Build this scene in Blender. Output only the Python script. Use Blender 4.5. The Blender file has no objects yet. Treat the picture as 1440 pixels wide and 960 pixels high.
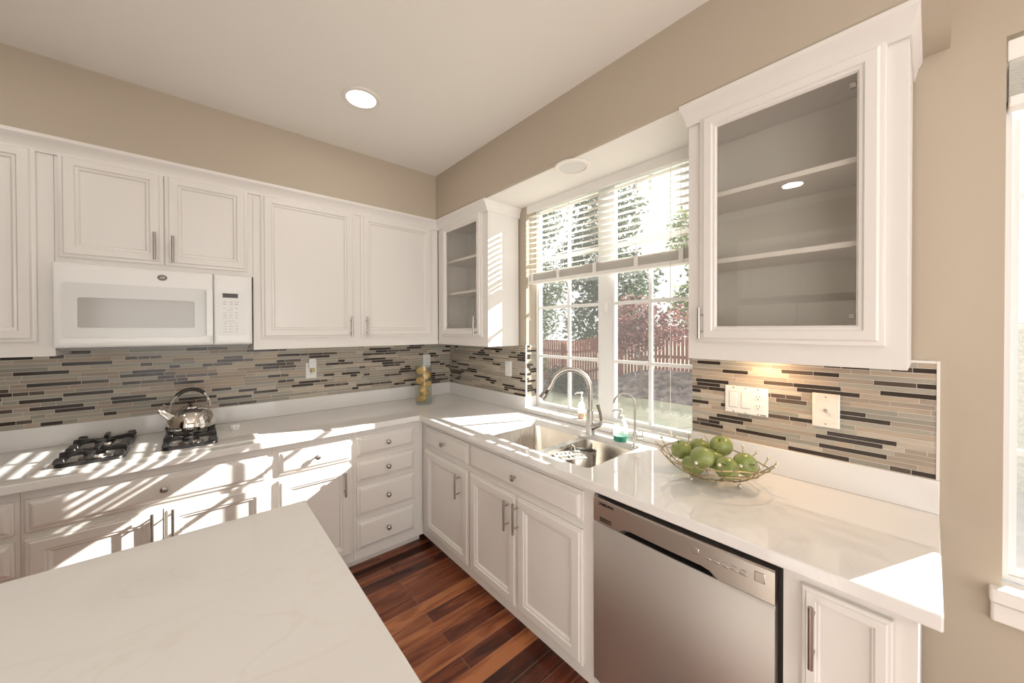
import bpy, bmesh, math, random
from mathutils import Vector, Matrix
C = bpy.context.scene
COL = C.collection
pi = math.pi
# ------------------------------------------------------------------ camera
yaw, pit, rol = math.radians(40.569), math.radians(-0.458), math.radians(-0.138)
F = Vector((math.sin(yaw)*math.cos(pit), math.cos(yaw)*math.cos(pit), math.sin(pit)))
R = Vector((math.cos(yaw), -math.sin(yaw), 0)); U = R.cross(F)
R, U = R*math.cos(rol)+U*math.sin(rol), -R*math.sin(rol)+U*math.cos(rol)
cd = bpy.data.cameras.new('camera'); cam = bpy.data.objects.new('camera', cd); COL.objects.link(cam)
M3 = Matrix((R, U, -F)).transposed()
cam.matrix_world = Matrix.Translation((-1.8016, -2.930, 1.5048)) @ M3.to_4x4()
cd.sensor_width = 36; cd.lens = 509.88/1440*36; cd.shift_x = 6.29/1440; cd.shift_y = -12.62/1440
cd.clip_start = .02; cd.clip_end = 200
C.camera = cam
# ------------------------------------------------------------------ light
vs = C.view_settings
vs.view_transform = 'Standard'; vs.look = 'None'; vs.gamma = 1; vs.use_curve_mapping = False
vs.exposure = -0.15
SUN = 20.0; SKY = 1.15; CAN = 2.1; REAR_FILL = 56.0; LEFT_FILL = 33.0
sd = bpy.data.lights.new('sun', 'SUN'); sd.energy = SUN; sd.angle = math.radians(.3); sd.color = (1, .965, .91)
so = bpy.data.objects.new('sun', sd); COL.objects.link(so)
so.rotation_euler = Vector((-1, .41, -.56)).to_track_quat('-Z', 'Y').to_euler()
dl = bpy.data.lights.new('rear_fill', 'AREA'); dl.shape = 'RECTANGLE'; dl.size = 2.4; dl.size_y = 2.0; dl.energy = REAR_FILL; dl.color = (1, .975, .955)
do = bpy.data.objects.new('rear_fill', dl); COL.objects.link(do); do.location = (-1.75, -6.23, 1.08); do.rotation_euler = (math.radians(90), 0, 0)  # added area lamp behind the camera, soft fill for the whole room
wl = bpy.data.lights.new('left_fill', 'AREA'); wl.shape = 'RECTANGLE'; wl.size = 2.0; wl.size_y = 1.7; wl.energy = LEFT_FILL; wl.color = (1, .975, .955)
wo = bpy.data.objects.new('left_fill', wl); COL.objects.link(wo); wo.location = (-3.38, -4.7, 1.35); wo.rotation_euler = (math.radians(90), 0, math.radians(-90))  # added area lamp on the left, fill for the right-hand cabinet fronts
W = bpy.data.worlds.new('sky'); C.world = W; W.use_nodes = True
bg = W.node_tree.nodes['Background']; bg.inputs[0].default_value = (1.0, 1.0, 1.0, 1); bg.inputs[1].default_value = SKY

# ------------------------------------------------------------------ materials
def mat(name, col, rough=.5, metal=0, spec=.5, **k):
    m = bpy.data.materials.new(name); m.use_nodes = True
    b = m.node_tree.nodes['Principled BSDF']
    b.inputs['Base Color'].default_value = (*col, 1); b.inputs['Roughness'].default_value = rough
    b.inputs['Metallic'].default_value = metal; b.inputs['Specular IOR Level'].default_value = spec
    for a, v in k.items(): b.inputs[a.replace('_', ' ')].default_value = v
    return m
def nodes(m): return m.node_tree.nodes, m.node_tree.links, m.node_tree.nodes['Principled BSDF']
def noise_bump(m, scale, strength, dist=.002):
    N, L, b = nodes(m)
    tc = N.new('ShaderNodeTexCoord'); n = N.new('ShaderNodeTexNoise'); n.inputs['Scale'].default_value = scale; n.inputs['Detail'].default_value = 3
    bp = N.new('ShaderNodeBump'); bp.inputs['Strength'].default_value = strength; bp.inputs['Distance'].default_value = dist
    L.new(tc.outputs['Object'], n.inputs['Vector']); L.new(n.outputs['Fac'], bp.inputs['Height']); L.new(bp.outputs['Normal'], b.inputs['Normal'])
def noise_col(m, scale, c1, c2, lo=.35, hi=.65, sc3=(1, 1, 1), detail=4, dist=0):
    N, L, b = nodes(m)
    tc = N.new('ShaderNodeTexCoord'); mp = N.new('ShaderNodeMapping'); mp.inputs['Scale'].default_value = sc3
    n = N.new('ShaderNodeTexNoise'); n.inputs['Scale'].default_value = scale; n.inputs['Detail'].default_value = detail; n.inputs['Distortion'].default_value = dist
    r = N.new('ShaderNodeValToRGB'); r.color_ramp.elements[0].position = lo; r.color_ramp.elements[1].position = hi
    r.color_ramp.elements[0].color = (*c1, 1); r.color_ramp.elements[1].color = (*c2, 1)
    L.new(tc.outputs['Object'], mp.inputs[0]); L.new(mp.outputs[0], n.inputs['Vector']); L.new(n.outputs['Fac'], r.inputs[0]); L.new(r.outputs[0], b.inputs['Base Color'])
    return r
wall_m = mat('beige_wall_paint', (.495, .425, .335), .75); noise_bump(wall_m, 160, .12)
ceil_m = mat('ceiling_paint', (.88, .85, .80), .85); noise_bump(ceil_m, 140, .08)
soff_m = mat('soffit_white_paint', (.86, .84, .80), .7)
cab_m = mat('white_cabinet_paint', (.80, .770, .735), .32); noise_bump(cab_m, 30, .02)
inner_m = mat('cabinet_interior', (.84, .81, .76), .5)
white_m = mat('white_plastic', (.85, .85, .83), .25); frame_m = mat('grey_white_plastic', (.72, .72, .70), .22)
vinyl_m = mat('white_vinyl', (.88, .88, .87), .35)
trim_m = mat('white_trim_paint', (.84, .80, .75), .4)
dark_m = mat('dark_gap', (.02, .018, .016), .5)
grey_m = mat('grey_marking', (.30, .29, .28), .5)
nickel_m = mat('brushed_nickel', (.46, .435, .405), .3, 1)
chrome_m = mat('polished_steel', (.78, .75, .72), .06, 1)
steel_m = mat('stainless_steel', (.62, .58, .54), .27, 1); 
def brushed(m, sc):
    N, L, b = nodes(m)
    tc = N.new('ShaderNodeTexCoord'); mp = N.new('ShaderNodeMapping'); mp.inputs['Scale'].default_value = sc
    n = N.new('ShaderNodeTexNoise'); n.inputs['Scale'].default_value = 1; n.inputs['Detail'].default_value = 4
    mr = N.new('ShaderNodeMapRange'); mr.inputs[3].default_value = .22; mr.inputs[4].default_value = .36
    L.new(tc.outputs['Object'], mp.inputs[0]); L.new(mp.outputs[0], n.inputs['Vector']); L.new(n.outputs['Fac'], mr.inputs[0]); L.new(mr.outputs[0], b.inputs['Roughness'])
    bp = N.new('ShaderNodeBump'); bp.inputs['Strength'].default_value = .01; bp.inputs['Distance'].default_value = .0005
    L.new(n.outputs['Fac'], bp.inputs['Height']); L.new(bp.outputs['Normal'], b.inputs['Normal'])
steel_m.node_tree.nodes['Principled BSDF'].inputs['Roughness'].default_value = .32
dw_m = mat('dishwasher_steel', (.60, .57, .545), .5, 1)
sink_m = mat('sink_steel', (.66, .62, .57), .25, 1); brushed(sink_m, (300, 6, 6))
iron_m = mat('cast_iron', (.018, .016, .015), .32)
blk_m = mat('black_plastic', (.02, .02, .02), .3)
quartz_m = mat('white_quartz', (.83, .80, .76), .06, 0, .5)
def quartz():
    N, L, b = nodes(quartz_m)
    tc = N.new('ShaderNodeTexCoord'); mp = N.new('ShaderNodeMapping'); mp.inputs['Rotation'].default_value = (0, 0, .6); mp.inputs['Scale'].default_value = (1, 2.4, 1)
    n = N.new('ShaderNodeTexNoise'); n.inputs['Scale'].default_value = 2.2; n.inputs['Detail'].default_value = 8; n.inputs['Distortion'].default_value = 1.2
    r = N.new('ShaderNodeValToRGB'); e = r.color_ramp.elements
    base = (.82, .805, .785, 1); vein = (.79, .765, .725, 1)
    e[0].position = .0; e[0].color = base; e[1].position = 1; e[1].color = base
    for p, c in ((.48, base), (.50, vein), (.52, base)):
        x = e.new(p); x.color = c
    n2 = N.new('ShaderNodeTexNoise'); n2.inputs['Scale'].default_value = 1.6; n2.inputs['Detail'].default_value = 2
    r2 = N.new('ShaderNodeValToRGB'); r2.color_ramp.elements[0].position = .5; r2.color_ramp.elements[1].position = .68
    mx = N.new('ShaderNodeMix'); mx.data_type = 'RGBA'; mx.inputs[6].default_value = base
    L.new(tc.outputs['Object'], mp.inputs[0]); L.new(mp.outputs[0], n.inputs['Vector']); L.new(n.outputs['Fac'], r.inputs[0])
    L.new(tc.outputs['Object'], n2.inputs['Vector']); L.new(n2.outputs['Fac'], r2.inputs[0])
    L.new(r2.outputs[0], mx.inputs[0]); L.new(r.outputs[0], mx.inputs[7]); L.new(mx.outputs[2], b.inputs['Base Color'])
quartz()
floor_m = mat('hardwood_planks', (.2, .08, .04), .22)
def planks():
    N, L, b = nodes(floor_m)
    tc = N.new('ShaderNodeTexCoord')
    def brick(off, bw, rh):
        bk = N.new('ShaderNodeTexBrick'); bk.offset = .41; bk.offset_frequency = 2; bk.squash = 1
        bk.inputs['Color1'].default_value = (0, 0, 0, 1); bk.inputs['Color2'].default_value = (1, 1, 1, 1); bk.inputs['Mortar'].default_value = (.5, .5, .5, 1)
        bk.inputs['Scale'].default_value = 1; bk.inputs['Mortar Size'].default_value = .0011; bk.inputs['Mortar Smooth'].default_value = .1
        bk.inputs['Brick Width'].default_value = bw; bk.inputs['Row Height'].default_value = rh; bk.inputs['Bias'].default_value = 0
        mp = N.new('ShaderNodeMapping'); mp.inputs['Location'].default_value = off
        L.new(tc.outputs['Object'], mp.inputs[0]); L.new(mp.outputs[0], bk.inputs['Vector']); return bk
    bk = brick((.27, .03, 0), .62, .083)
    sep = N.new('ShaderNodeSeparateColor'); L.new(bk.outputs['Color'], sep.inputs[0])
    # per-plank offset for the grain
    comb = N.new('ShaderNodeCombineXYZ'); mul = N.new('ShaderNodeMath'); mul.operation = 'MULTIPLY'; mul.inputs[1].default_value = 37
    L.new(sep.outputs[0], mul.inputs[0]); L.new(mul.outputs[0], comb.inputs[2])
    mp = N.new('ShaderNodeMapping'); mp.inputs['Scale'].default_value = (2.2, 16, 1); L.new(tc.outputs['Object'], mp.inputs[0])
    add = N.new('ShaderNodeVectorMath'); L.new(mp.outputs[0], add.inputs[0]); L.new(comb.outputs[0], add.inputs[1])
    n = N.new('ShaderNodeTexNoise'); n.inputs['Scale'].default_value = 1.3; n.inputs['Detail'].default_value = 6; n.inputs['Distortion'].default_value = .9
    L.new(add.outputs[0], n.inputs['Vector'])
    m2 = N.new('ShaderNodeMath'); m2.operation = 'MULTIPLY_ADD'; m2.inputs[1].default_value = 1.5; m2.inputs[2].default_value = -.72; L.new(n.outputs['Fac'], m2.inputs[0])
    m3 = N.new('ShaderNodeMath'); m3.operation = 'ADD'; L.new(sep.outputs[0], m3.inputs[0]); L.new(m2.outputs[0], m3.inputs[1])
    r = N.new('ShaderNodeValToRGB'); e = r.color_ramp.elements
    e[0].position = 0; e[0].color = (.045, .014, .008, 1); e[1].position = 1; e[1].color = (.50, .19, .075, 1)
    for p, c in ((.35, (.135, .036, .019, 1)), (.65, (.25, .075, .034, 1)), (.85, (.36, .125, .050, 1))):
        x = e.new(p); x.color = c
    L.new(m3.outputs[0], r.inputs[0])
    mx = N.new('ShaderNodeMix'); mx.data_type = 'RGBA'; mx.inputs[7].default_value = (.30, .16, .10, 1)
    L.new(bk.outputs['Fac'], mx.inputs[0]); L.new(r.outputs[0], mx.inputs[6]); L.new(mx.outputs[2], b.inputs['Base Color'])
    bp = N.new('ShaderNodeBump'); bp.invert = True; bp.inputs['Strength'].default_value = .3; bp.inputs['Distance'].default_value = .001
    L.new(bk.outputs['Fac'], bp.inputs['Height']); L.new(bp.outputs['Normal'], b.inputs['Normal'])
planks()
def thin_glass(name, tint=(1, 1, 1), refl=.08, veil=0.0, veilcol=(.9, .9, .9)):
    m = bpy.data.materials.new(name); m.use_nodes = True; N = m.node_tree.nodes; L = m.node_tree.links; N.clear()
    o = N.new('ShaderNodeOutputMaterial'); t = N.new('ShaderNodeBsdfTransparent'); t.inputs[0].default_value = (*tint, 1)
    g = N.new('ShaderNodeBsdfGlossy'); g.inputs['Roughness'].default_value = .01
    fc = N.new('ShaderNodeLayerWeight'); fc.inputs[0].default_value = .5
    pw = N.new('ShaderNodeMath'); pw.operation = 'POWER'; pw.inputs[1].default_value = 5; L.new(fc.outputs['Facing'], pw.inputs[0])
    lw = N.new('ShaderNodeMath'); lw.operation = 'MULTIPLY_ADD'; lw.inputs[1].default_value = 1-refl; lw.inputs[2].default_value = refl; L.new(pw.outputs[0], lw.inputs[0])
    mx = N.new('ShaderNodeMixShader'); L.new(lw.outputs[0], mx.inputs[0]); L.new(t.outputs[0], mx.inputs[1]); L.new(g.outputs[0], mx.inputs[2])
    last = mx
    if veil:
        d = N.new('ShaderNodeBsdfTranslucent'); d.inputs[0].default_value = (*veilcol, 1)
        m2 = N.new('ShaderNodeMixShader'); m2.inputs[0].default_value = veil
        L.new(mx.outputs[0], m2.inputs[1]); L.new(d.outputs[0], m2.inputs[2]); last = m2
    L.new(last.outputs[0], o.inputs[0]); return m
pane_m = thin_glass('window_glass', (.97, .98, .97), .035, .014)
cabglass_m = thin_glass('cabinet_glass', (.985, .98, .965), .065)
bottle_m = thin_glass('clear_plastic', (.93, .95, .94), .06, .20)
vase_m = thin_glass('clear_glass', (.92, .945, .935), .05)
green_m = mat('green_soap', (.02, .42, .27), .1, 0, .5, Transmission_Weight=.4)
orange_m = mat('peach_soap', (.85, .55, .36), .3)
lemon_m = mat('lemon_peel', (.72, .44, .12), .45); noise_bump(lemon_m, 90, .3); noise_col(lemon_m, 14, (.62, .34, .08), (.78, .52, .18))
apple_m = mat('green_apple_skin', (.25, .31, .09), .25); noise_col(apple_m, 16, (.20, .26, .07), (.32, .36, .13))
stem_m = mat('brown_stem', (.12, .07, .03), .6)
brass_m = mat('antique_gold_wire', (.42, .33, .19), .3, 1)
bead_m = mat('pale_bead', (.75, .70, .58), .2, .4)
slat_m = mat('blind_slat', (.88, .86, .82), .5)
def translucent(m, col, fac):
    N, L, b = nodes(m); t = N.new('ShaderNodeBsdfTranslucent'); t.inputs[0].default_value = (*col, 1)
    mx = N.new('ShaderNodeMixShader'); mx.inputs[0].default_value = fac; o = N['Material Output']
    L.new(b.outputs[0], mx.inputs[1]); L.new(t.outputs[0], mx.inputs[2]); L.new(mx.outputs[0], o.inputs[0])
translucent(slat_m, (.97, .96, .94), .6)
rail_m = mat('blind_rail', (.90, .88, .84), .45)
cord_m = mat('white_cord', (.75, .72, .66), .7)
marble_m = mat('marble_plate', (.82, .78, .70), .2); noise_col(marble_m, 14, (.84, .80, .72), (.70, .63, .52), .5, .75, (1, 1, 2), 5, 1.0)
lens_m = bpy.data.materials.new('lit_lens'); lens_m.use_nodes = True
_b = lens_m.node_tree.nodes['Principled BSDF']; _b.inputs['Emission Color'].default_value = (1, .95, .87, 1); _b.inputs['Emission Strength'].default_value = 6
offlens_m = mat('frosted_lens', (.70, .69, .66), .5)
grout_m = mat('tile_grout', (.80, .75, .67), .9)
tile_ms = [mat('cream_stone_tile', (.52, .455, .37), .5), mat('taupe_stone_tile', (.37, .305, .245), .45), mat('greige_glass_tile', (.40, .365, .305), .3),
           mat('grey_green_glass_tile', (.31, .295, .245), .3), mat('dark_brown_glass_tile', (.048, .036, .029), .24), mat('mocha_glass_tile', (.105, .08, .063), .24), mat('light_wood_tile', (.46, .375, .29), .5)]
for _m in tile_ms: _m.node_tree.nodes['Principled BSDF'].inputs['Specular IOR Level'].default_value = .32
for _m in (tile_ms[0], tile_ms[1], tile_ms[6]):
    _c = _m.node_tree.nodes['Principled BSDF'].inputs['Base Color'].default_value
    noise_col(_m, 9, tuple(x*.88 for x in _c[:3]), tuple(min(1, x*1.1) for x in _c[:3]), .3, .7, (1.5, 1.5, 22))
# outdoors
lawn_m = mat('lawn_grass', (.2, .25, .1), .9); noise_col(lawn_m, 1.4, (.34, .34, .22), (.56, .55, .42), .3, .7, detail=8)
mulch_m = mat('bark_mulch', (.1, .07, .05), .95); noise_col(mulch_m, 5, (.07, .05, .045), (.30, .24, .22), .35, .65, detail=10)
patio_m = mat('pale_concrete', (.62, .60, .60), .8); noise_col(patio_m, 5, (.58, .56, .56), (.68, .66, .67))
fence_m = mat('redwood_fence', (.30, .12, .085), .8); noise_col(fence_m, 3, (.22, .075, .055), (.36, .14, .10), sc3=(3, 8, .5))
stucco_m = mat('pale_stucco', (.60, .60, .57), .9); noise_col(stucco_m, 30, (.50, .50, .47), (.66, .66, .63))
hose_m = mat('pale_blue_hose', (.45, .52, .62), .5)
bark_m = mat('tree_bark', (.20, .15, .12), .9)
def leafm(n, c):
    m = mat(n, c, .5); translucent(m, tuple(min(1, x*1.6) for x in c), .45); return m
redleaf_m = leafm('red_leaves', (.16, .072, .064)); greenleaf_m = leafm('dark_green_leaves', (.055, .075, .04)); lightleaf_m = leafm('light_green_leaves', (.17, .21, .075))

# ------------------------------------------------------------------ mesh builder
TB = lambda u, w, v: (u, w, v)                 # things on the back wall (w<0 into the room)
TR = lambda u, w, v: (w, u, v)                 # things on the right wall
TW = lambda u, w, v: (-3.4 - w, u, v)          # things on the left wall
class MB:
    def __init__(s, tf=None): s.v = []; s.f = []; s.m = []; s.tf = tf or TB
    def add(s, vs, fs, mi=0):
        n = len(s.v); s.v += [s.tf(*p) for p in vs]; s.f += [[i+n for i in f] for f in fs]; s.m += [mi]*len(fs); return s
    def box(s, a, b, c, d, e, g, mi=0):
        vs = [(x, y, z) for z in (e, g) for y in (c, d) for x in (a, b)]
        return s.add(vs, [(0, 2, 3, 1), (4, 5, 7, 6), (0, 1, 5, 4), (2, 6, 7, 3), (0, 4, 6, 2), (1, 3, 7, 5)], mi)
    def loft(s, loops, close=False, c0=False, c1=False, mi=0):
        n = len(loops[0]); vs = [p for l in loops for p in l]; fs = []
        k = len(loops)
        for i in range(k if close else k-1):
            a, b = i*n, ((i+1) % k)*n
            fs += [(a+j, a+(j+1) % n, b+(j+1) % n, b+j) for j in range(n)]
        if c0: fs.append(tuple(range(n))[::-1])
        if c1: fs.append(tuple((k-1)*n+j for j in range(n)))
        return s.add(vs, fs, mi)
    def rings(s, u0, u1, v0, v1, w, prof, close=False, mi=0):
        """rectangular rings on a face: prof = [(inset, depth out)]"""
        L = [[(u0+i, w-d, v0+i), (u1-i, w-d, v0+i), (u1-i, w-d, v1-i), (u0+i, w-d, v1-i)] for i, d in prof]
        return s.loft(L, close, not close, not close, mi)
    def lathe(s, prof, c, ax='v', n=20, mi=0, c0=True, c1=True):
        L = []
        for r, h in prof:
            l = []
            for j in range(n):
                a = 2*pi*j/n; x, y = r*math.cos(a), r*math.sin(a)
                l.append({'v': (c[0]+x, c[1]+y, c[2]+h), 'w': (c[0]+x, c[1]+h, c[2]+y), 'u': (c[0]+h, c[1]+x, c[2]+y)}[ax])
            L.append(l)
        return s.loft(L, False, c0, c1, mi)
    def tube(s, pts, r, n=10, mi=0, closed=False):
        P = [Vector(p) for p in pts]; k = len(P); rr = r if isinstance(r, (list, tuple)) else [r]*k
        t0 = (P[1]-P[0]).normalized(); nv = t0.orthogonal().normalized(); L = []
        for i in range(k):
            if closed: t = (P[(i+1) % k]-P[i-1]).normalized()
            else: t = ((P[min(i+1, k-1)]-P[max(i-1, 0)])).normalized()
            nv = (nv-t*nv.dot(t)).normalized(); bv = t.cross(nv)
            L.append([tuple(P[i]+(nv*math.cos(2*pi*j/n)+bv*math.sin(2*pi*j/n))*rr[i]) for j in range(n)])
        return s.loft(L, closed, not closed, not closed, mi)
    def ball(s, c, r, n=10, sc=(1, 1, 1), mi=0):
        m = max(4, n//2); L = []
        for i in range(1, m):
            a = pi*i/m; L.append([(c[0]+sc[0]*r*math.sin(a)*math.cos(2*pi*j/n), c[1]+sc[1]*r*math.sin(a)*math.sin(2*pi*j/n), c[2]-sc[2]*r*math.cos(a)) for j in range(n)])
        return s.loft(L, False, True, True, mi)
    def poly(s, outer, holes, w0, w1, plane='xy', mi=0):
        """prism of a 2-D polygon with holes; plane xy: extruded in z; yz: extruded in x; xz: in y"""
        bm = bmesh.new(); ed = []
        for lp in [outer]+holes:
            vs = [bm.verts.new((p[0], p[1], 0)) for p in lp]
            ed += [bm.edges.new((vs[i], vs[(i+1) % len(vs)])) for i in range(len(vs))]
        bmesh.ops.triangle_fill(bm, edges=ed, use_beauty=True, use_dissolve=False)
        bm.verts.index_update()
        V = [v.co[:2] for v in bm.verts]; Fs = [[v.index for v in f.verts] for f in bm.faces]; E = [[v.index for v in e.verts] for e in ed]
        bm.free(); n = len(V)
        P = {'xy': lambda a, b, w: (a, b, w), 'yz': lambda a, b, w: (w, a, b), 'xz': lambda a, b, w: (a, w, b)}[plane]
        s.add([P(a, b, w) for w in (w0, w1) for a, b in V], Fs+[[i+n for i in f] for f in Fs]+[[a, b, b+n, a+n] for a, b in E], mi)
        return s
    def mesh(s, name, mats, smooth=35, recalc=True):
        me = bpy.data.meshes.new(name); me.from_pydata(s.v, [], s.f)
        for m in (mats if isinstance(mats, (list, tuple)) else [mats]): me.materials.append(m)
        me.polygons.foreach_set('material_index', s.m)
        if recalc:
            bm = bmesh.new(); bm.from_mesh(me); bmesh.ops.recalc_face_normals(bm, faces=bm.faces); bm.to_mesh(me); bm.free()
        if smooth:
            me.polygons.foreach_set('use_smooth', [True]*len(me.polygons)); me.set_sharp_from_angle(angle=math.radians(smooth))
        me.update(); return me
    def build(s, name, mats, parent=None, smooth=35, bevel=0, recalc=True):
        o = bpy.data.objects.new(name, s.mesh(name, mats, smooth, recalc)); link(o, parent)
        if bevel:
            b = o.modifiers.new('bevel', 'BEVEL'); b.width = bevel; b.segments = 2; b.limit_method = 'ANGLE'; b.angle_limit = math.radians(40)
        return o
def link(o, parent=None):
    COL.objects.link(o)
    if parent: o.parent = parent; o.matrix_parent_inverse = world_of(parent).inverted()
    return o
def world_of(o):
    m = Matrix.LocRotScale(o.location, o.rotation_euler, o.scale)
    return world_of(o.parent) @ o.matrix_parent_inverse @ m if o.parent else m
def tag(o, label, cat, group=None, kind=None):
    o['label'] = label; o['category'] = cat
    if group: o['group'] = group
    if kind: o['kind'] = kind
    return o
def thing(name, label, cat, loc, group=None):
    o = bpy.data.objects.new(name, None); o.location = loc; o.empty_display_size = .05; COL.objects.link(o); return tag(o, label, cat, group)
def struct(o, label=None):
    o['kind'] = 'structure'
    if label: o['label'] = label
    return o
def rrect(x0, x1, y0, y1, r, n=5):
    P = []
    for cx, cy, a0 in ((x1-r, y1-r, 0), (x0+r, y1-r, pi/2), (x0+r, y0+r, pi), (x1-r, y0+r, 1.5*pi)):
        P += [(cx+r*math.cos(a0+pi/2*i/n), cy+r*math.sin(a0+pi/2*i/n)) for i in range(n+1)]
    return P
def arc_pts(a, b, t): return a+(b-a)*t

# ------------------------------------------------------------------ room shell
CZ = 2.737; SX = -.3354
b = MB(); b.box(-3.55, .15, -6.4, .15, -.06, 0); struct(b.build('floor', floor_m), 'dark red-brown hardwood plank floor')
b = MB(); b.box(-3.55, .15, -6.4, .15, CZ, CZ+.1); struct(b.build('ceiling', ceil_m), 'plain warm white ceiling')
b = MB(); b.box(-3.55, .15, 0, .15, -.05, CZ); struct(b.build('wall_back', wall_m), 'beige painted back wall')
b = MB(); b.poly([(-6.4, -.05), (0, -.05), (0, CZ), (-6.4, CZ)], [[(-2.19, .912), (-1.033, .912), (-1.033, 2.41), (-2.19, 2.41)], [(-4.3, .70), (-3.070, .70), (-3.070, 2.357), (-4.3, 2.357)]], 0, .15, 'yz')
struct(b.build('wall_right', wall_m, smooth=0), 'beige painted wall with the two windows')
b = MB(); b.poly([(-6.4, -.05), (0, -.05), (0, CZ), (-6.4, CZ)], [[(-5.72, .48), (-3.68, .48), (-3.68, 2.22), (-5.72, 2.22)]], -3.55, -3.4, 'yz'); struct(b.build('wall_left', wall_m, smooth=0))
b = MB(); b.poly([(-3.4, -.05), (0, -.05), (0, CZ), (-3.4, CZ)], [[(-3.0, 0.0), (-.5, 0.0), (-.5, 2.1), (-3.0, 2.1)]], -6.4, -6.25, 'xz')
struct(b.build('wall_front', wall_m, smooth=0))
# soffits: beige fronts, white underside over the window
b = MB(); b.box(-3.4, 0, SX, 0, 2.385, CZ)
struct(b.build('wall_soffit_back', wall_m), 'beige soffit above the back upper cabinets')
def prof(): # (x,z) outline of the right soffit with a rounded lower edge
    r = .022; z = 2.385; P = [(-.0005, CZ), (SX, CZ), (SX, z+r)]
    P += [(SX+r-r*math.cos(a), z+r-r*math.sin(a)) for a in (pi/8, pi/4, 3*pi/8)] + [(SX+r, z), (-.0005, z)]
    return P
b = MB(); pr_ = prof(); ys = [SX, -.97, -2.295, -2.965]
for i in range(3):
    y0, y1 = ys[i], ys[i+1]; n = len(pr_)
    for j in range(n-1):
        (x0, z0), (x1, z1) = pr_[j], pr_[j+1]
        white = i == 1 and j >= 5
        b.add([(x0, y0, z0), (x1, y0, z1), (x1, y1, z1), (x0, y1, z0)], [(0, 1, 2, 3)], 1 if white else 0)
b.add([(x, -2.965, z) for x, z in pr_], [tuple(range(len(pr_)))])
struct(b.build('wall_soffit_right', [wall_m, soff_m]), 'beige soffit with white underside above the window')
# ceiling reveal of the window opening
b = MB(); b.box(.0, .095, -2.19, -1.033, 2.402, 2.4095); struct(b.build('trim_1', soff_m))

# ------------------------------------------------------------------ windows
def sash(b, y0, y1, z0, z1, x0, x1, fw): b.poly([(y0, z0), (y1, z0), (y1, z1), (y0, z1)], [[(y0+fw, z0+fw), (y1-fw, z0+fw), (y1-fw, z1-fw), (y0+fw, z1-fw)]], x0, x1, 'yz')
def muntins(b, y0, y1, z0, z1, ym, zs, x0, x1, hw=.010):
    b.box(x0, x1, ym-hw, ym+hw, z0, z1)
    for z in zs: b.box(x0+.0006, x1-.0006, y0, y1, z-hw, z+hw)
def window_kitchen():
    Y0, Y1, Z0, Z1 = -2.188, -1.035, .945, 2.40
    b = MB(); b.poly([(Y0, Z0), (Y1, Z0), (Y1, Z1), (Y0, Z1)], [[(Y0+.02, Z0+.012), (-1.675, Z0+.012), (-1.675, Z1-.02), (Y0+.02, Z1-.02)], [(-1.595, Z0+.012), (Y1-.012, Z0+.012), (Y1-.012, Z1-.02), (-1.595, Z1-.02)]], .098, .148, 'yz')
    w = struct(b.build('window_1', vinyl_m, smooth=0), 'white sliding window with divided panes over the sink')
    for (a, c, ym, gx) in ((-1.594, Y1-.013, -1.336, .112), (Y0+.021, -1.676, -1.917, .112)):
        b = MB(); sash(b, a, c, Z0+.013, Z1-.021, .104, .135, .017); muntins(b, a+.017, c-.017, Z0+.03, Z1-.038, ym, (1.312, 1.662, 2.012), .108, .122)
        s_ = b.build('sash', vinyl_m, w, smooth=0)
        b = MB(); b.box(.1235, .1265, a+.0175, c-.0175, Z0+.0305, Z1-.0385); b.build('glass_pane', pane_m, s_, smooth=0)
    b = MB(); b.box(.082, .0975, -1.655, -1.635, 1.60, 1.68); b.box(.070, .082, -1.652, -1.640, 1.615, 1.665); b.build('window_latch', vinyl_m, w, bevel=.002)
window_kitchen()
def window_nook():
    Y0, Y1, Z0, Z1 = -4.299, -3.071, .742, 2.356
    b = MB(); sash(b, Y0, Y1, Z0, Z1, .06, .12, .014); b.box(.065, .115, -3.71, -3.67, Z0+.03, Z1-.03)
    w = struct(b.build('window_2', vinyl_m, smooth=0), 'breakfast nook window at the right edge')
    for a, c in ((-3.669, -3.086), (-4.284, -3.711)):
        b = MB(); sash(b, a, c, Z0+.015, Z1-.015, .07, .1, .014); muntins(b, a+.014, c-.014, Z0+.029, Z1-.029, (a+c)/2, (1.13, 1.51, 1.9), .075, .09, .009)
        s_ = b.build('sash', vinyl_m, w, smooth=0)
        b = MB(); b.box(.0915, .0945, a+.0145, c-.0145, Z0+.0295, Z1-.0295); b.build('glass_pane', pane_m, s_, smooth=0)
    b = MB(); b.box(-.035, .058, Y0-.03, Y1+.025, .700, .741); b.box(-.022, -.0005, Y0-.018, Y1+.022, .640, .6995)
    struct(b.build('trim_2', trim_m, bevel=.006), 'white window stool and apron')
window_nook()
b = MB(); sash(b, -5.719, -3.681, .481, 2.219, -3.50, -3.45, .04); b.box(-3.495, -3.455, -4.72, -4.68, .521, 2.179); wl3 = struct(b.build('added_window', vinyl_m, smooth=0))  # unseen window, added as an opening for the left fill
b = MB(); b.box(-3.478, -3.474, -5.678, -4.7205, .5215, 2.1785); b.build('glass_pane', pane_m, wl3, smooth=0)
b = MB(); b.box(-3.478, -3.474, -4.6795, -3.722, .5215, 2.1785); b.build('glass_pane', pane_m, wl3, smooth=0)
b = MB(); b.poly([(-2.99, .02), (-.51, .02), (-.51, 2.09), (-2.99, 2.09)], [[(-2.93, .08), (-1.78, .08), (-1.78, 2.03), (-2.93, 2.03)], [(-1.72, .08), (-.57, .08), (-.57, 2.03), (-1.72, 2.03)]], -6.36, -6.30, 'xz')  # unseen patio door, added so sky light floods in from behind
dr = struct(b.build('added_door', vinyl_m, smooth=0), 'unseen sliding glass door, added to let sky light in')
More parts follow.
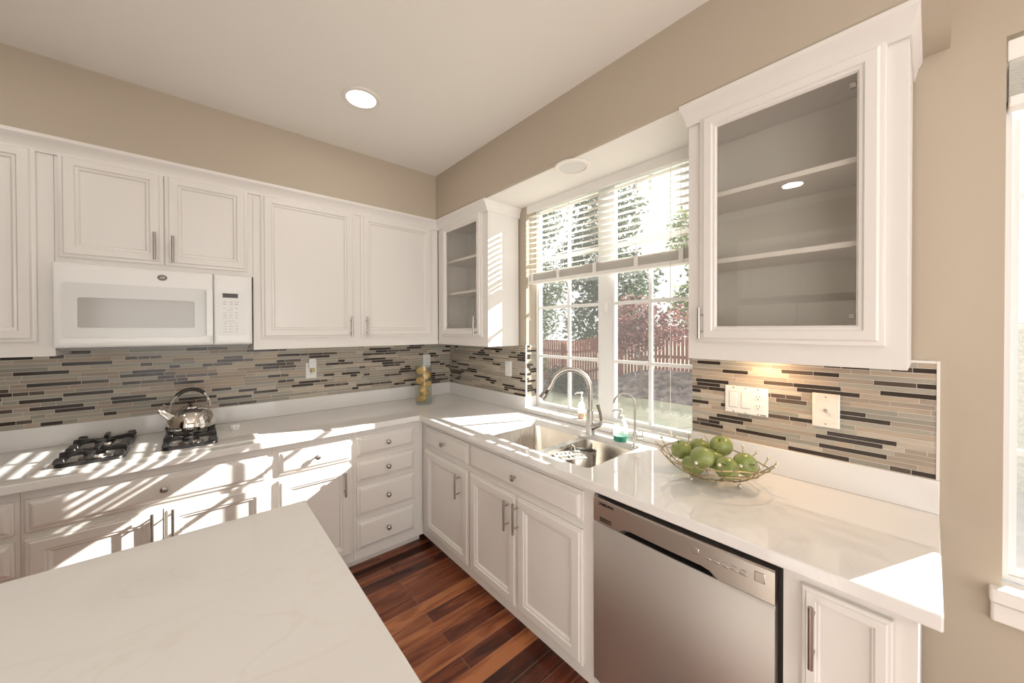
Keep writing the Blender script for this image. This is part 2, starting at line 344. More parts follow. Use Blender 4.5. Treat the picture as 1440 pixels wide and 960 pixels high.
for a, c in ((-2.929, -1.781), (-1.719, -.571)):
    b = MB(); b.box(a, c, -6.333, -6.330, .081, 2.029); b.build('glass_pane', pane_m, dr, smooth=0)

# ------------------------------------------------------------------ tile + quartz
def tiles(name, label, tf, segs, v0, v1, seed, edge=None):
    rnd = random.Random(seed); b = MB(tf); rows = 22; rh = (v1-v0)/rows; g = .0009
    ph = [(rnd.choice([0, 1, 2]), rnd.random()) for _ in range(rows)]
    for (u0, u1) in segs:
        b.box(u0, u1, -.0068, -.0006, v0, v1, 7)
        for r in range(rows):
            u = u0 - rnd.random()*.12
            z0, z1 = v0+r*rh+g*1.1, v0+(r+1)*rh-g*1.1
            last = -1
            while u < u1:
                k = rnd.random()
                if k < .28 and last not in (4, 5): mi = 4; ln = rnd.choice([.05, .075, .10, .14, .18])
                elif k < .31: mi = 5; ln = rnd.choice([.05, .10])
                else:
                    mi = rnd.choice([0, 0, 1, 1, 2, 2, 3, 6]); ln = rnd.choice([.05, .10, .14, .19, .24])
                last = mi
                a, c = max(u+g, u0), min(u+ln-g, u1)
                if c-a > .006: b.box(a, c, -.0078-(rnd.random()*.0004), -.0068, z0, z1, mi)
                u += ln
    for e in (edge or []): b.box(*e, 8)
    return tag(b.build(name, tile_ms+[grout_m, trim_m], smooth=0), label, 'backsplash')
TZ0, TZ1 = 1.0212, 1.3925
tiles('tile_backsplash', 'long mosaic strip-tile backsplash on the back wall above the cooktop', TB, [(-3.38, -.0085)], TZ0, 1.46, 3)
tiles('tile_backsplash', 'narrow mosaic strip-tile backsplash below the small glass-door cabinet, left of the window', TR, [(-1.0322, -.0005)], TZ0, TZ1, 8, [(-1.0405, -1.0326, -.0095, -.0002, TZ0, TZ1)])
tiles('tile_backsplash', 'mosaic strip-tile backsplash under the large glass-door cabinet, right of the window', TR, [(-2.942, -2.1905)], TZ0, TZ1, 21, [(-2.950, -2.9425, -.0095, -.0006, TZ0, TZ1+.008), (-2.942, -2.888, -.0095, -.0006, TZ1+.0005, TZ1+.008)])
# tiles turning into the window reveal
jb = MB(lambda u, w, v: (u, -1.0335+w, v)); rnd = random.Random(5)
jb.box(.0005, .094, -.0045, -.0005, TZ0, TZ1, 7); rh = (TZ1-TZ0)/22
for r in range(22):
    u = -rnd.random()*.08
    while u < .094:
        ln = rnd.choice([.05, .08, .1]); a, c = max(u+.001, .0005), min(u+ln-.001, .094); mi = 4 if rnd.random() < .28 else rnd.choice([0, 1, 2, 3, 6])
        if c-a > .005: jb.box(a, c, -.0068, -.0045, TZ0+r*rh+.0009, TZ0+(r+1)*rh-.0009, mi)
        u += ln
tag(jb.build('tile_backsplash', tile_ms+[grout_m], smooth=0), 'sliver of mosaic tile on the window reveal, left side', 'backsplash')

CT, CB = .914, .8775; FE = -.642
b = MB(); hole = rrect(-.548, -.103, -1.982, -1.248, .035)
b.poly([(-3.395, -.0005), (-.0005, -.0005), (-.0005, -2.950), (FE, -2.950), (FE, FE), (-3.395, FE)], [hole], CB, CT)
ctop = tag(b.build('countertop', quartz_m, smooth=0, bevel=.004), 'L-shaped white quartz countertop running from the cooktop round the sink to the right end', 'countertop')
bs = MB(); bs.box(-3.395, -.0005, -.021, -.0006, CT+.0004, TZ0-.0003); bs.build('backsplash_strip', quartz_m, ctop, bevel=.002)
bs = MB(); bs.box(-.021, -.0006, -1.0405, -.0212, CT+.0004, TZ0-.0003); bs.build('backsplash_strip', quartz_m, ctop, bevel=.002)
bs = MB(); bs.box(-.021, -.0006, -2.950, -2.1895, CT+.0004, TZ0-.0003); bs.build('backsplash_strip', quartz_m, ctop, bevel=.002)
bs = MB(); bs.box(.0005, .0935, -1.0408, -1.0335, .9455, TZ0-.0003); bs.build('backsplash_strip', quartz_m, ctop)
b = MB(); b.box(-.022, .0975, -2.189, -1.0415, CT+.0004, .9446); struct(b.build('trim_3', quartz_m, bevel=.004), 'white quartz window sill behind the sink')

# ------------------------------------------------------------------ cabinets
PANEL = [(0, 0), (0, .010), (.004, .0125), (.013, .0135), (.019, .020), (.050, .020), (.0555, .0120), (.063, .0140), (.070, .0055), (.084, .0055), (.094, .0070)]
BPANEL = [(0, 0), (0, .012), (.003, .0145), (.010, .0152), (.015, .020), (.050, .020), (.055, .0145), (.062, .0145), (.070, .0060), (.078, .0060)]
NPANEL = [(0, 0), (0, .014), (.003, .0165), (.008, .0170), (.011, .020), (.028, .020), (.031, .016), (.034, .0158), (.038, .0095), (.043, .0085)]
SLAB = [(0, 0), (0, .008), (.003, .0100), (.010, .0105), (.020, .0180), (.023, .0195), (.030, .020)]
GLASSF = [(0, 0), (0, .010), (.004, .0125), (.013, .0135), (.019, .020), (.044, .020), (.049, .0140), (.056, .0140), (.0615, .007), (.0615, 0)]
_cache = {}
def handle_mesh(tf, L=.15):
    k = ('h', tf, L)
    if k not in _cache:
        b = MB(tf); b.tube([(0, -.034, -L/2), (0, -.034, L/2)], .006, 12)
        for z in (-L/2+.028, L/2-.028): b.tube([(0, 0, z), (0, -.033, z)], .0045, 8)
        _cache[k] = b.mesh('bar_handle', nickel_m)
    return _cache[k]
def knob_mesh(tf):
    k = ('k', tf)
    if k not in _cache:
        b = MB(tf); b.lathe([(.0075, 0), (.006, -.004), (.0055, -.013), (.0125, -.018), (.0150, -.023), (.0145, -.027), (.010, -.031), (.004, -.0325)], (0, 0, 0), 'w', 18)
        _cache[k] = b.mesh('knob', nickel_m)
    return _cache[k]
def inst(me, name, tf, u, w, v, parent):
    o = bpy.data.objects.new(name, me); p = tf(u, w, v)
    if tf is TW: p = (p[0]+3.4, p[1], p[2]); o.location = (p[0]-0, p[1], p[2])
    else: o.location = p
    return link(o, parent)
def cabinet(name, label, tf, u0, u1, wf, v0, v1, toe=0, fronts=(), hollow=False, group=None, wb=-.0245, prof=BPANEL):
    r = thing(name, label, 'cabinet', tf((u0+u1)/2, wf/2, 0 if toe else v0), group)
    b = MB(tf); e = .00025
    if hollow:
        b.box(u0+e, u0+.016, wb, wf+.019, v0, v1); b.box(u1-.016, u1-e, wb, wf+.019, v0, v1); b.box(u0+.0165, u1-.0165, wb, wf+.019, v0, v0+.016)
        b.box(u0+e, u1-e, wf, wf+.0185, v0, v1)
    else: b.box(u0+e, u1-e, wb, wf, v0, v1)
    if toe: b.box(u0+e, u1-e, wb, toe, .0005, v0-.0003)
    b.build('body', cab_m, r, bevel=.0004)
    for f in fronts:
        kind, a, c, z0, z1 = f[:5]
        d = MB(tf)
        d.rings(a, c, z0, z1, wf-.0005, SLAB if kind == 'drawer' else prof)
        o = d.build('drawer_front' if kind == 'drawer' else 'door', cab_m, r, smooth=30)
        if kind == 'drawer':
            if len(f) > 5 and f[5]: inst(knob_mesh(tf), 'knob', tf, f[5][0] if isinstance(f[5], tuple) else (a+c)/2, wf-.0200, (z0+z1)/2+.002, o)
        elif len(f) > 5 and f[5]:
            hu, hv, hl = f[5]; inst(handle_mesh(tf, hl), 'bar_handle', tf, hu, wf-.0200, hv, o)
    return r
UF = -.2925; UZ0, UZ1 = 1.3873, 2.345; D0, D1 = 1.4538, 2.331
hv = 1.528; HL = .14
cabinet('upper_cabinet', 'white raised-panel upper cabinet cut by the left edge of the photo, left of the microwave', TB, -3.38, -2.2995, UF, UZ0, UZ1, 0,
        [('door', -2.80, -2.35, D0, D1, (-2.755, hv, HL)), ('door', -3.36, -2.815, D0, D1, (-2.86, hv, HL))], wb=-.010, prof=PANEL)
cabinet('upper_cabinet', 'short white two-door upper cabinet directly above the microwave', TB, -2.2990, -1.5450, UF, 1.8215, UZ1, 0,
        [('door', -2.287, -1.9315, 1.8485, D1, (-1.9645, 1.938, HL)), ('door', -1.9275, -1.571, 1.8485, D1, (-1.8955, 1.930, HL))], wb=-.001, prof=PANEL)
cabinet('upper_cabinet', 'tall white two-door upper cabinet between the microwave and the room corner', TB, -1.5445, -.2960, UF, UZ0, UZ1, 0,
        [('door', -1.5058, -.962, D0, D1, (-.9925, hv, HL)), ('door', -.9171, -.3568, D0, D1, (-.8855, hv, HL))], wb=-.010, prof=PANEL)
def glass_cabinet(label, u0, u1, du0, du1, hu, hvv, shelves, hl=.14):
    tf = TR; wf = UF; r = thing('glass_door_cabinet', label, 'cabinet', tf((u0+u1)/2, wf/2, UZ0))
    b = MB(tf); t = .016
    b.box(u0, u0+t, -.010, wf+.019, UZ0, UZ1); b.box(u1-t, u1, -.010, wf+.019, UZ0, UZ1)
    b.box(u0+t+.0003, u1-t-.0003, -.010, wf+.019, UZ0+.028, UZ0+.044); b.box(u0+t+.0003, u1-t-.0003, -.010, wf+.019, UZ1-t, UZ1)
    b.box(u0+t+.0003, u1-t-.0003, -.018, -.0105, UZ0+.045, UZ1-t-.0005, 1)
    b.box(u0+t+.0003, u0+t+.002, -.019, wf+.0195, UZ0+.045, UZ1-t-.0005, 1); b.box(u1-t-.002, u1-t-.0003, -.019, wf+.0195, UZ0+.045, UZ1-t-.0005, 1)
    b.poly([(u0, UZ0), (u1, UZ0), (u1, UZ1), (u0, UZ1)], [[(du0+.035, D0+.035), (du1-.035, D0+.035), (du1-.035, D1-.035), (du0+.035, D1-.035)]], wf, wf+.0185, 'xz')
    b.build('body', [cab_m, inner_m], r, bevel=.0012)
    for z in shelves:
        s = MB(tf); s.box(u0+t+.0025, u1-t-.0025, -.0195, wf+.032, z-.009, z+.009); s.build('shelf', [cab_m], r, bevel=.001)
    d = MB(tf); d.rings(du0, du1, D0, D1, wf-.0005, GLASSF, True); o = d.build('door', cab_m, r, smooth=30)
    g = MB(tf); g.box(du0+.0618, du1-.0618, wf-.0062, wf-.0022, D0+.0618, D1-.0618); g.build('glass_pane', cabglass_m, o, smooth=0)
    inst(handle_mesh(tf, hl), 'bar_handle', tf, hu, wf-.0200, hvv, o)
    for z in (D0+.09, D1-.09):
        hg = MB(tf); uu = du0+.064 if abs(hu-du0) > abs(hu-du1) else du1-.064
        sg = 1 if uu == du0+.064 else -1
        hg.box(min(uu, uu+sg*.016), max(uu, uu+sg*.016), wf+.0005, wf+.010, z-.008, z+.008); hg.build('hinge', nickel_m, o, bevel=.002)
    return r
glass_cabinet('small white glass-door wall cabinet in the corner left of the window', -.9637, -.2965, -.9035, -.371, -.862, 1.527, (1.79, 2.045))
glass_cabinet('large white glass-door wall cabinet with empty shelves right of the window', -2.888, -2.292, -2.8451, -2.3379, -2.352, 1.528, (1.768, 2.026), .12)
# crown moulding
CR = [(.0, -.022), (.010, -.022), (.013, -.010), (.018, .000), (.028, .018), (.044, .030), (.048, .036), (.048, .0505), (.0, .0505)]
def crown(path, name, label):
    """path: list of (x,y) with outward offset dirs -> mitred sweep"""
    b = MB(); L = []
    for (x, y, ox, oy) in path: L.append([(x+ox*d, y+oy*d, 2.336+h) for d, h in CR])
    b.loft(L, False, True, True); return struct(b.build(name, cab_m, smooth=25), label)
e = .0004; f0 = UF-e-.0005
crown([(-3.38, f0, 0, -1), (f0, f0, -1, -1), (f0, -.9637-e, -1, -.4), (-.001, -.9637-e, 0, -.4)], 'trim_4', 'white crown moulding along the back and corner cabinets')
crown([(-.001, -2.292+e, 0, .35), (f0, -2.292+e, -1, .35), (f0, -2.888-e, -1, -.42), (-.001, -2.888-e, 0, -.42)], 'trim_5', 'white crown moulding around the large glass-door cabinet')

BF = -.594; TK = -.537; BV0 = .060; BV1 = .8768
LH = .15
cabinet('base_cabinet', 'white drawer bank at the left edge below the cooktop counter', TB, -2.80, -2.337, BF, BV0, BV1, TK,
        [('drawer', -2.78, -2.351, .705, .834, 1), ('drawer', -2.78, -2.351, .54, .676, 1), ('drawer', -2.78, -2.351, .33, .515, 1), ('drawer', -2.78, -2.351, .117, .305, 1)])
cabinet('base_cabinet', 'white base cabinet beneath the cooktop with one wide drawer front and two doors', TB, -2.3365, -1.495, BF, BV0, BV1, TK,
        [('drawer', -2.325, -1.519, .703, .835, 1), ('door', -2.325, -1.9300, .117, .675, (-1.9625, .60, LH)), ('door', -1.9260, -1.519, .117, .675, (-1.8935, .60, LH))])
cabinet('base_cabinet', 'white base cabinet with one drawer over one door, between cooktop cabinet and four-drawer bank', TB, -1.4945, -1.0700, BF, BV0, BV1, TK,
        [('drawer', -1.468, -1.086, .703, .838, 1), ('door', -1.468, -1.086, .117, .676, (-1.128, .575, LH))])
cabinet('base_cabinet', 'white four-drawer base cabinet at the inside corner of the counter', TB, -1.0695, -.5945, BF, BV0, BV1, TK,
        [('drawer', -1.0508, -.6625, .7102, .8393, 1), ('drawer', -1.0508, -.6625, .5471, .6807, 1), ('drawer', -1.0508, -.6625, .3319, .5234, 1), ('drawer', -1.0508, -.6625, .1238, .3035, 1)])
cabinet('base_cabinet', 'white base cabinet with small drawer over one door, left of the sink cabinet', TR, -1.1870, -.5947, BF, BV0, BV1, TK,
        [('drawer', -1.1795, -.6551, .7102, .8393, 1), ('door', -1.1795, -.6551, .1171, .6801, (-1.0975, .575, LH))])
cabinet('base_cabinet', 'white sink base cabinet with wide false drawer and two doors, under the sink', TR, -2.0530, -1.1875, BF, BV0, BV1, TK,
        [('drawer', -2.0021, -1.1957, .7102, .8393, 1), ('door', -1.5985, -1.1957, .1171, .6801, (-1.5485, .578, LH)), ('door', -2.0021, -1.6025, .1171, .6801, (-1.618, .586, LH))], hollow=True)
cabinet('base_cabinet', 'white end base cabinet with one door, right of the dishwasher', TR, -2.9149, -2.6715, BF, BV0, BV1, TK,
        [('door', -2.8772, -2.7131, .117, .840, (-2.7385, .735, .155))], prof=NPANEL)

# ------------------------------------------------------------------ dishwasher
def dishwasher():
    tf = TR; r = thing('dishwasher', 'stainless steel dishwasher built in under the counter', 'dishwasher', (-.3, -2.362, 0))
    u0, u1 = -2.6705, -2.0535
    b = MB(tf); b.box(u0, u1, -.0245, -.570, .09, .872); b.box(u0+.01, u1-.01, -.0245, -.52, .0005, .0895); b.build('tub', dark_m, r)
    d0, d1 = -2.656, -2.060; wf = -.5705
    b = MB(tf); zt = .7440  # door skin, slightly bowed
    L = []
    for i in range(9):
        u = d0+(d1-d0)*i/8; bow = .008*(1-((i-4)/4)**2)
        L.append([(u, wf, .115), (u, wf-.036-bow, .118), (u, wf-.038-bow, .40), (u, wf-.038-bow, zt-.012), (u, wf-.030-bow, zt), (u, wf, zt)])
    b.loft(L, False, True, True); b.build('door', dw_m, r)
    # control fascia with an arched pocket handle
    b = MB(tf); L = []; ha, hb = -2.515, -2.172
    us = [d0, ha-.001, ha]+[ha+(hb-ha)*k/14 for k in range(1, 14)]+[hb, hb+.001, d1]
    for u in us:
        bow = .008*(1-((u-(d0+d1)/2)/((d1-d0)/2))**2)
        t = max(0, min(1, min(u-ha, hb-u)/.035)); t = t*t*(3-2*t)
        zb = zt+.0006+.020*t
        L.append([(u, wf, zb), (u, wf-.030-bow, zb), (u, wf-.0375-bow, zb+.005), (u, wf-.0375-bow, .838), (u, wf-.033-bow, .843), (u, wf, .843)])
    b.loft(L, False, True, True); fa = b.build('control_panel', steel_m, r)
    b = MB(tf); b.box(ha+.02, hb-.02, wf-.001, wf-.0335, zt+.0003, zt+.0009); b.build('handle_pocket', dark_m, fa)
    wl = wf-.0382
    b = MB(tf)
    bw = lambda u: wf-.0378-.008*(1-((u-(d0+d1)/2)/((d1-d0)/2))**2)
    for z in (.762, .7705):
        u = -2.1265; b.box(u-.035, u+.035, bw(u)+.003, bw(u)-.0002, z-.0024, z+.0024)
    b.build('vent_slot', dark_m, fa)
    for (a, c, z0, z1) in ((-2.462, -2.440, .797, .818), (-2.634, -2.608, .795, .824)):
        b = MB(tf); w = bw((a+c)/2); b.box(a, c, w+.004, w-.0016, z0, z1); k = b.build('button', steel_m, fa, bevel=.004)
    for k in range(5):
        u = -2.487-k*.0235; b = MB(tf); w = bw(u); b.box(u-.0095, u+.0095, w+.004, w-.0014, .795, .803); b.build('button', steel_m, fa, bevel=.003)
    b = MB(tf); w = bw(-2.53)-.0001
    for k in range(5):
        u = -2.487-k*.0235
        for j in range(3):
            a = u-.007+j*.005; b.box(a, a+.0035, w+.001, w-.0004, .809, .8105)
    b.build('panel_marking', grey_m, fa)
    lettering('SAMSUNG', .0150, (bw(-2.147)-.0004, -2.085, .8205), 'R', dark_m, 'lettering', fa)
def lettering(txt, size, loc, face, m, name, parent, width=None, shear=0):
    cu = bpy.data.curves.new('txt', 'FONT'); cu.body = txt; cu.size = size; cu.extrude = .0004; cu.resolution_u = 2; cu.shear = shear; cu.offset = size*.012
    t = bpy.data.objects.new('txt', cu); COL.objects.link(t); bpy.context.view_layer.update()
    me = bpy.data.meshes.new_from_object(t.evaluated_get(bpy.context.evaluated_depsgraph_get()))
    bpy.data.objects.remove(t); me.name = name; me.materials.clear(); me.materials.append(m)
    o = bpy.data.objects.new(name, me)
    # text x -> reading direction as seen from the room
    if face == 'R': Mx = Matrix(((0, 0, -1), (-1, 0, 0), (0, 1, 0)))
    else: Mx = Matrix(((1, 0, 0), (0, 0, -1), (0, 1, 0)))
    me.transform(Mx.to_4x4()); o.location = loc
    return link(o, parent)
dishwasher()

# ------------------------------------------------------------------ microwave
def microwave():
    x0, x1, z0, z1 = -2.2975, -1.5567, 1.4215, 1.8180; yf = -.353; xs = -1.732
    r = thing('microwave', 'white over-the-range microwave mounted under the short cabinet', 'microwave', ((x0+x1)/2, -.2, z0))
    b = MB(); b.box(x0+.003, x1-.003, -.0105, yf+.03, z0+.002, z1); b.box(x0+.01, x1-.01, -.02, yf+.04, z0-.010, z0+.0015, 1); b.build('body', [white_m, grey_m], r, bevel=.003)
    b = MB(); b.rings(x0, xs-.0015, z0+.006, z1-.001, yf+.0295, [(0, 0), (0, .024), (.003, .028), (.006, .0295), (.026, .0295)])
    # stepped frame to the window
    dr_ = b.build('door', white_m, r, smooth=30, bevel=0)
    b = MB(); a = [(x0+.028, yf-.0004), (xs-.034, yf-.0004)]
    b.poly(rrect(x0+.028, xs-.034, 1.474, 1.728, .012), [rrect(-2.222, -1.811, 1.518, 1.660, .008)], yf-.0045, yf-.0003, 'xz'); b.build('window_frame', frame_m, dr_)
    b = MB(); b.poly(rrect(-2.2215, -1.8115, 1.5185, 1.6595, .008), [], yf-.0020, yf-.0003, 'xz'); b.build('window_screen', screen_m, dr_)
    b = MB(); b.poly(rrect(xs-.030, xs-.004, 1.474, 1.728, .006), [], yf-.030, yf-.0003, 'xz'); b.build('door_handle', white_m, dr_, bevel=.006)
    b = MB(); b.rings(xs+.0015, x1, z0+.006, z1-.001, yf+.0295, [(0, 0), (0, .024), (.003, .028), (.006, .0295), (.02, .0295)]); cp = b.build('control_panel', white_m, r, smooth=30)
    b = MB(); b.poly(rrect(-1.710, -1.588, 1.479, 1.722, .008), [], yf-.0025, yf-.0003, 'xz'); kp = b.build('keypad', key_m, cp, bevel=.001)
    b = MB(); b.box(-1.692, -1.623, yf-.0036, yf-.0026, 1.688, 1.712); b.build('display', display_m, kp)
    b = MB(); rr = random.Random(2)
    rows = [1.662, 1.650, 1.628, 1.603, 1.588, 1.574, 1.543, 1.527, 1.511, 1.494]
    for i, z in enumerate(rows):
        for j in range(3):
            u = -1.689+j*.026
            for k in range(3):
                wd = .004 if i > 1 else .006
                b.box(u+k*.0055, u+k*.0055+wd*.8, yf-.0030, yf-.0026, z, z+(.0018 if rr.random() < .6 else .0034))
    for (a, c, z) in ((-1.672, -1.645, 1.617), (-1.680, -1.635, 1.556)): b.box(a, c, yf-.0030, yf-.0026, z, z+.0012)
    b.build('keypad_marking', grey_m, kp)
    b = MB(); L = []
    b.poly([(-1.936+.019*math.cos(2*pi*i/24), 1.776+.015*math.sin(2*pi*i/24)) for i in range(24)], [], yf-.003, yf-.0003, 'xz'); em = b.build('emblem', emb_m, dr_)
    b = MB(); b.tube([(-1.936+.0165*math.cos(2*pi*i/24), yf-.0032, 1.776+.0125*math.sin(2*pi*i/24)) for i in range(24)], .0005, 6, closed=True); b.build('emblem_ring', grey_m, em)
    lettering('GE', .015, (-1.9455, yf-.0036, 1.7712), 'B', marble_m, 'emblem_lettering', em, shear=.25)
screen_m = mat('microwave_screen', (.46, .44, .415), .12); key_m = mat('keypad_grey_white', (.80, .80, .78), .3)
display_m = mat('dark_display', (.05, .04, .03), .2); emb_m = mat('emblem_grey', (.17, .14, .12), .4)
microwave()

# ------------------------------------------------------------------ cooktop + grates
cx0, cx1, cy0, cy1 = -2.335, -1.545, -.575, -.060; cz = CT+.0060
r = thing('gas_cooktop', 'white glass gas cooktop set flush in the back counter', 'cooktop', (-1.94, -.32, CT))
b = MB(); L = []
for ins, z in ((0, CT+.0004), (0, CT+.003), (.003, cz)): L.append([(x, y, z) for x, y in rrect(cx0+ins, cx1-ins, cy0+ins, cy1-ins, .03)])
b.loft(L, False, True, True); b.build('glass_top', mat('white_ceramic_glass', (.82, .80, .77), .05), r)
burn = [(-2.165, -.415), (-2.165, -.175), (-1.83, -.415), (-1.83, -.175)]
for x, y in burn:
    b = MB(); b.lathe([(.052, 0), (.050, .004), (.036, .007), (.034, .016)], (x, y, cz+.0003), n=24); bn = b.build('burner_base', steel_m, r)
    b = MB(); b.lathe([(.030, 0), (.036, .002), (.036, .007), (.030, .010)], (x, y, cz+.0168), n=24); b.build('burner_cap', iron_m, bn)
b = MB(); kx, ky = -1.635, -.265
b.lathe([(.022, 0), (.022, .004), (.018, .006)], (kx, ky, cz+.0003), n=20)
prof_k = []
for h, s in ((.006, .9), (.020, .95), (.028, .85), (.031, .6)):
    prof_k.append([(kx+s*.024*(1+.10*math.cos(9*2*pi*i/54))*math.cos(2*pi*i/54), ky+s*.024*(1+.10*math.cos(9*2*pi*i/54))*math.sin(2*pi*i/54), cz+h) for i in range(54)])
b.loft(prof_k, False, True, True); b.build('control_knob', white_m, r)
def grate(xc, label):
    y0, y1 = -.525, -.065; w = .108; zt = cz+.040; zb = cz+.0006
    b = MB(); e = .0115
    o = thing('burner_grate', label, 'grate', (xc, (y0+y1)/2, cz), 'cast iron grates on the cooktop')
    for (yc) in (-.415, -.175):
        a0, a1 = yc-.112, yc+.112
        # low outer ring of bars
        pts = rrect(xc-w, xc+w, a0, a1, .030, 4)
        L = []
        for (dx, z) in ((0, zb), (.004, zb+.016), (.018, zb+.016), (.022, zb)):
            L.append([(xc+(x-xc)*(1-dx/w), yc+(y-yc)*(1-dx/.112), z) for x, y in pts])
        b.loft(L, True)
    b.build('frame', iron_m, o, smooth=25, bevel=.002)
    for yc in (-.415, -.175):
        for k in range(4):
            a = pi/4+k*pi/2 if False else k*pi/2
            f = MB(); dx, dy = math.cos(a), math.sin(a); nx, ny = -dy, dx; R1 = .108 if k % 2 == 0 else .112
            def q(t, h, s): return (xc+dx*t+nx*s, yc+dy*t+ny*s, h)
            hw = .0085
            L = []
            for s in (-hw, hw): L.append([q(R1-.002, zb+.0165, s), q(R1-.004, zt+.003, s), q(R1-.022, zt+.004, s), q(.040, zt, s), q(.028, zt-.008, s), q(.038, zt-.016, s), q(R1-.026, zt-.018, s)])
            f.loft(L, False, True, True); f.build('prong', iron_m, o, smooth=25, bevel=.002)
        for sx, sy in ((-1, -1), (1, -1), (-1, 1), (1, 1)):
            f = MB(); x, y = xc+sx*.088, yc+sy*.092; s = .019
            f.loft([[(x-s, y-s, zb+.0168), (x+s, y-s, zb+.0168), (x+s, y+s, zb+.0168), (x-s, y+s, zb+.0168)], [(x-s*.7, y-s*.7, zt-.002), (x+s*.7, y-s*.7, zt-.002), (x+s*.7, y+s*.7, zt-.002), (x-s*.7, y+s*.7, zt-.002)]], False, True, True)
            f.build('corner_lug', iron_m, o, smooth=25, bevel=.003)
    return zt+.004
gz = grate(-2.165, 'black cast iron burner grate left on the cooktop with nothing on it')
grate(-1.83, 'black cast iron burner grate carrying the steel kettle')
# kettle
def kettle():
    c = (-1.832, -.235); z = gz+.0008
    r = thing('kettle', 'polished steel kettle with black arched handle on the right burner grate', 'kettle', (c[0], c[1], z))
    b = MB(); b.lathe([(.100, 0), (.107, .004), (.108, .012), (.106, .030), (.100, .056), (.088, .080), (.070, .098), (.050, .108), (.046, .110)], (*c, z), n=40); b.build('body', chrome_m, r)
    b = MB(); b.lathe([(.045, .1105), (.044, .116), (.030, .121), (.012, .123)], (*c, z), n=28); ld = b.build('lid', chrome_m, r)
    b = MB(); b.lathe([(.006, .1235), (.006, .128), (.014, .131), (.015, .137), (.008, .141)], (*c, z), n=18); b.build('lid_knob', blk_m, ld)
    # spout to the left
    b = MB(); d = Vector((-.94, -.34, 0)); P = [Vector((c[0], c[1], z))+d*t+Vector((0, 0, h)) for t, h in ((.080, .070), (.098, .086), (.114, .100), (.127, .112))]
    b.tube(P, [.024, .019, .0155, .0145], 16); sp = b.build('spout', chrome_m, r)
    b = MB(); b.tube([P[3]+Vector((0, 0, .0)), P[3]+d*.010+Vector((0, 0, .010))], [.0165, .013], 14); b.tube([P[3]+Vector((0, 0, .014)), P[2]+Vector((0, 0, .045)), P[1]+Vector((0, 0, .04))], .003, 8); b.build('spout_cap', chrome_m, sp)
    # handle: two thin wires rising to a black grip
    def hp(a): return Vector((c[0], c[1], z+.098))+d*(.092*math.cos(a))+Vector((0, 0, .112*math.sin(a)))
    for a0, a1 in ((.02, .95), (pi-.02, pi-.95)):
        b = MB()
        for s in (-1, 1):
            off = Vector((-d.y, d.x, 0))*.007*s
            b.tube([hp(a0+(a1-a0)*i/8)+off for i in range(9)], .0028, 8)
        b.build('handle_wire', chrome_m, r)
    b = MB(); b.tube([hp(.80+(pi-1.6)*i/14) for i in range(15)], [.007]+[.0105]*13+[.007], 12); b.build('handle_grip', blk_m, r)
kettle()

# ------------------------------------------------------------------ sink, faucets
def sink():
    r = thing('kitchen_sink', 'double-bowl undermount stainless sink below the window', 'sink', (-.32, -1.615, .7))
    X0, X1 = -.5555, -.0955; zt = CB-.0006
    bowls = [(-1.606, -1.240), (-1.990, -1.646)]
    b = MB(); b.poly(rrect(X0-.015, X1+.015, -2.004, -1.226, .03), [rrect(X0, X1, a, c, .045) for a, c in bowls], zt-.0022, zt); b.build('rim', sink_m, r, smooth=30)
    for a, c in bowls:
        b = MB(); L = []
        for ins, z, rd in ((0, zt-.0001, .045), (.001, zt-.006, .045), (.008, zt-.170, .045), (.022, zt-.192, .05), (.05, zt-.200, .06)):
            L.append([(x, y, z) for x, y in rrect(X0+ins, X1-ins, a+ins, c-ins, rd)])
        b.loft(L, False, False, True); bw = b.build('bowl', sink_m, r, smooth=50)
        b = MB(); b.lathe([(.042, 0), (.040, .002), (.030, .0022), (.026, -.004)], ((X0+X1)/2, (a+c)/2, zt-.1996), n=24); b.build('drain', chrome_m, bw)
sink()
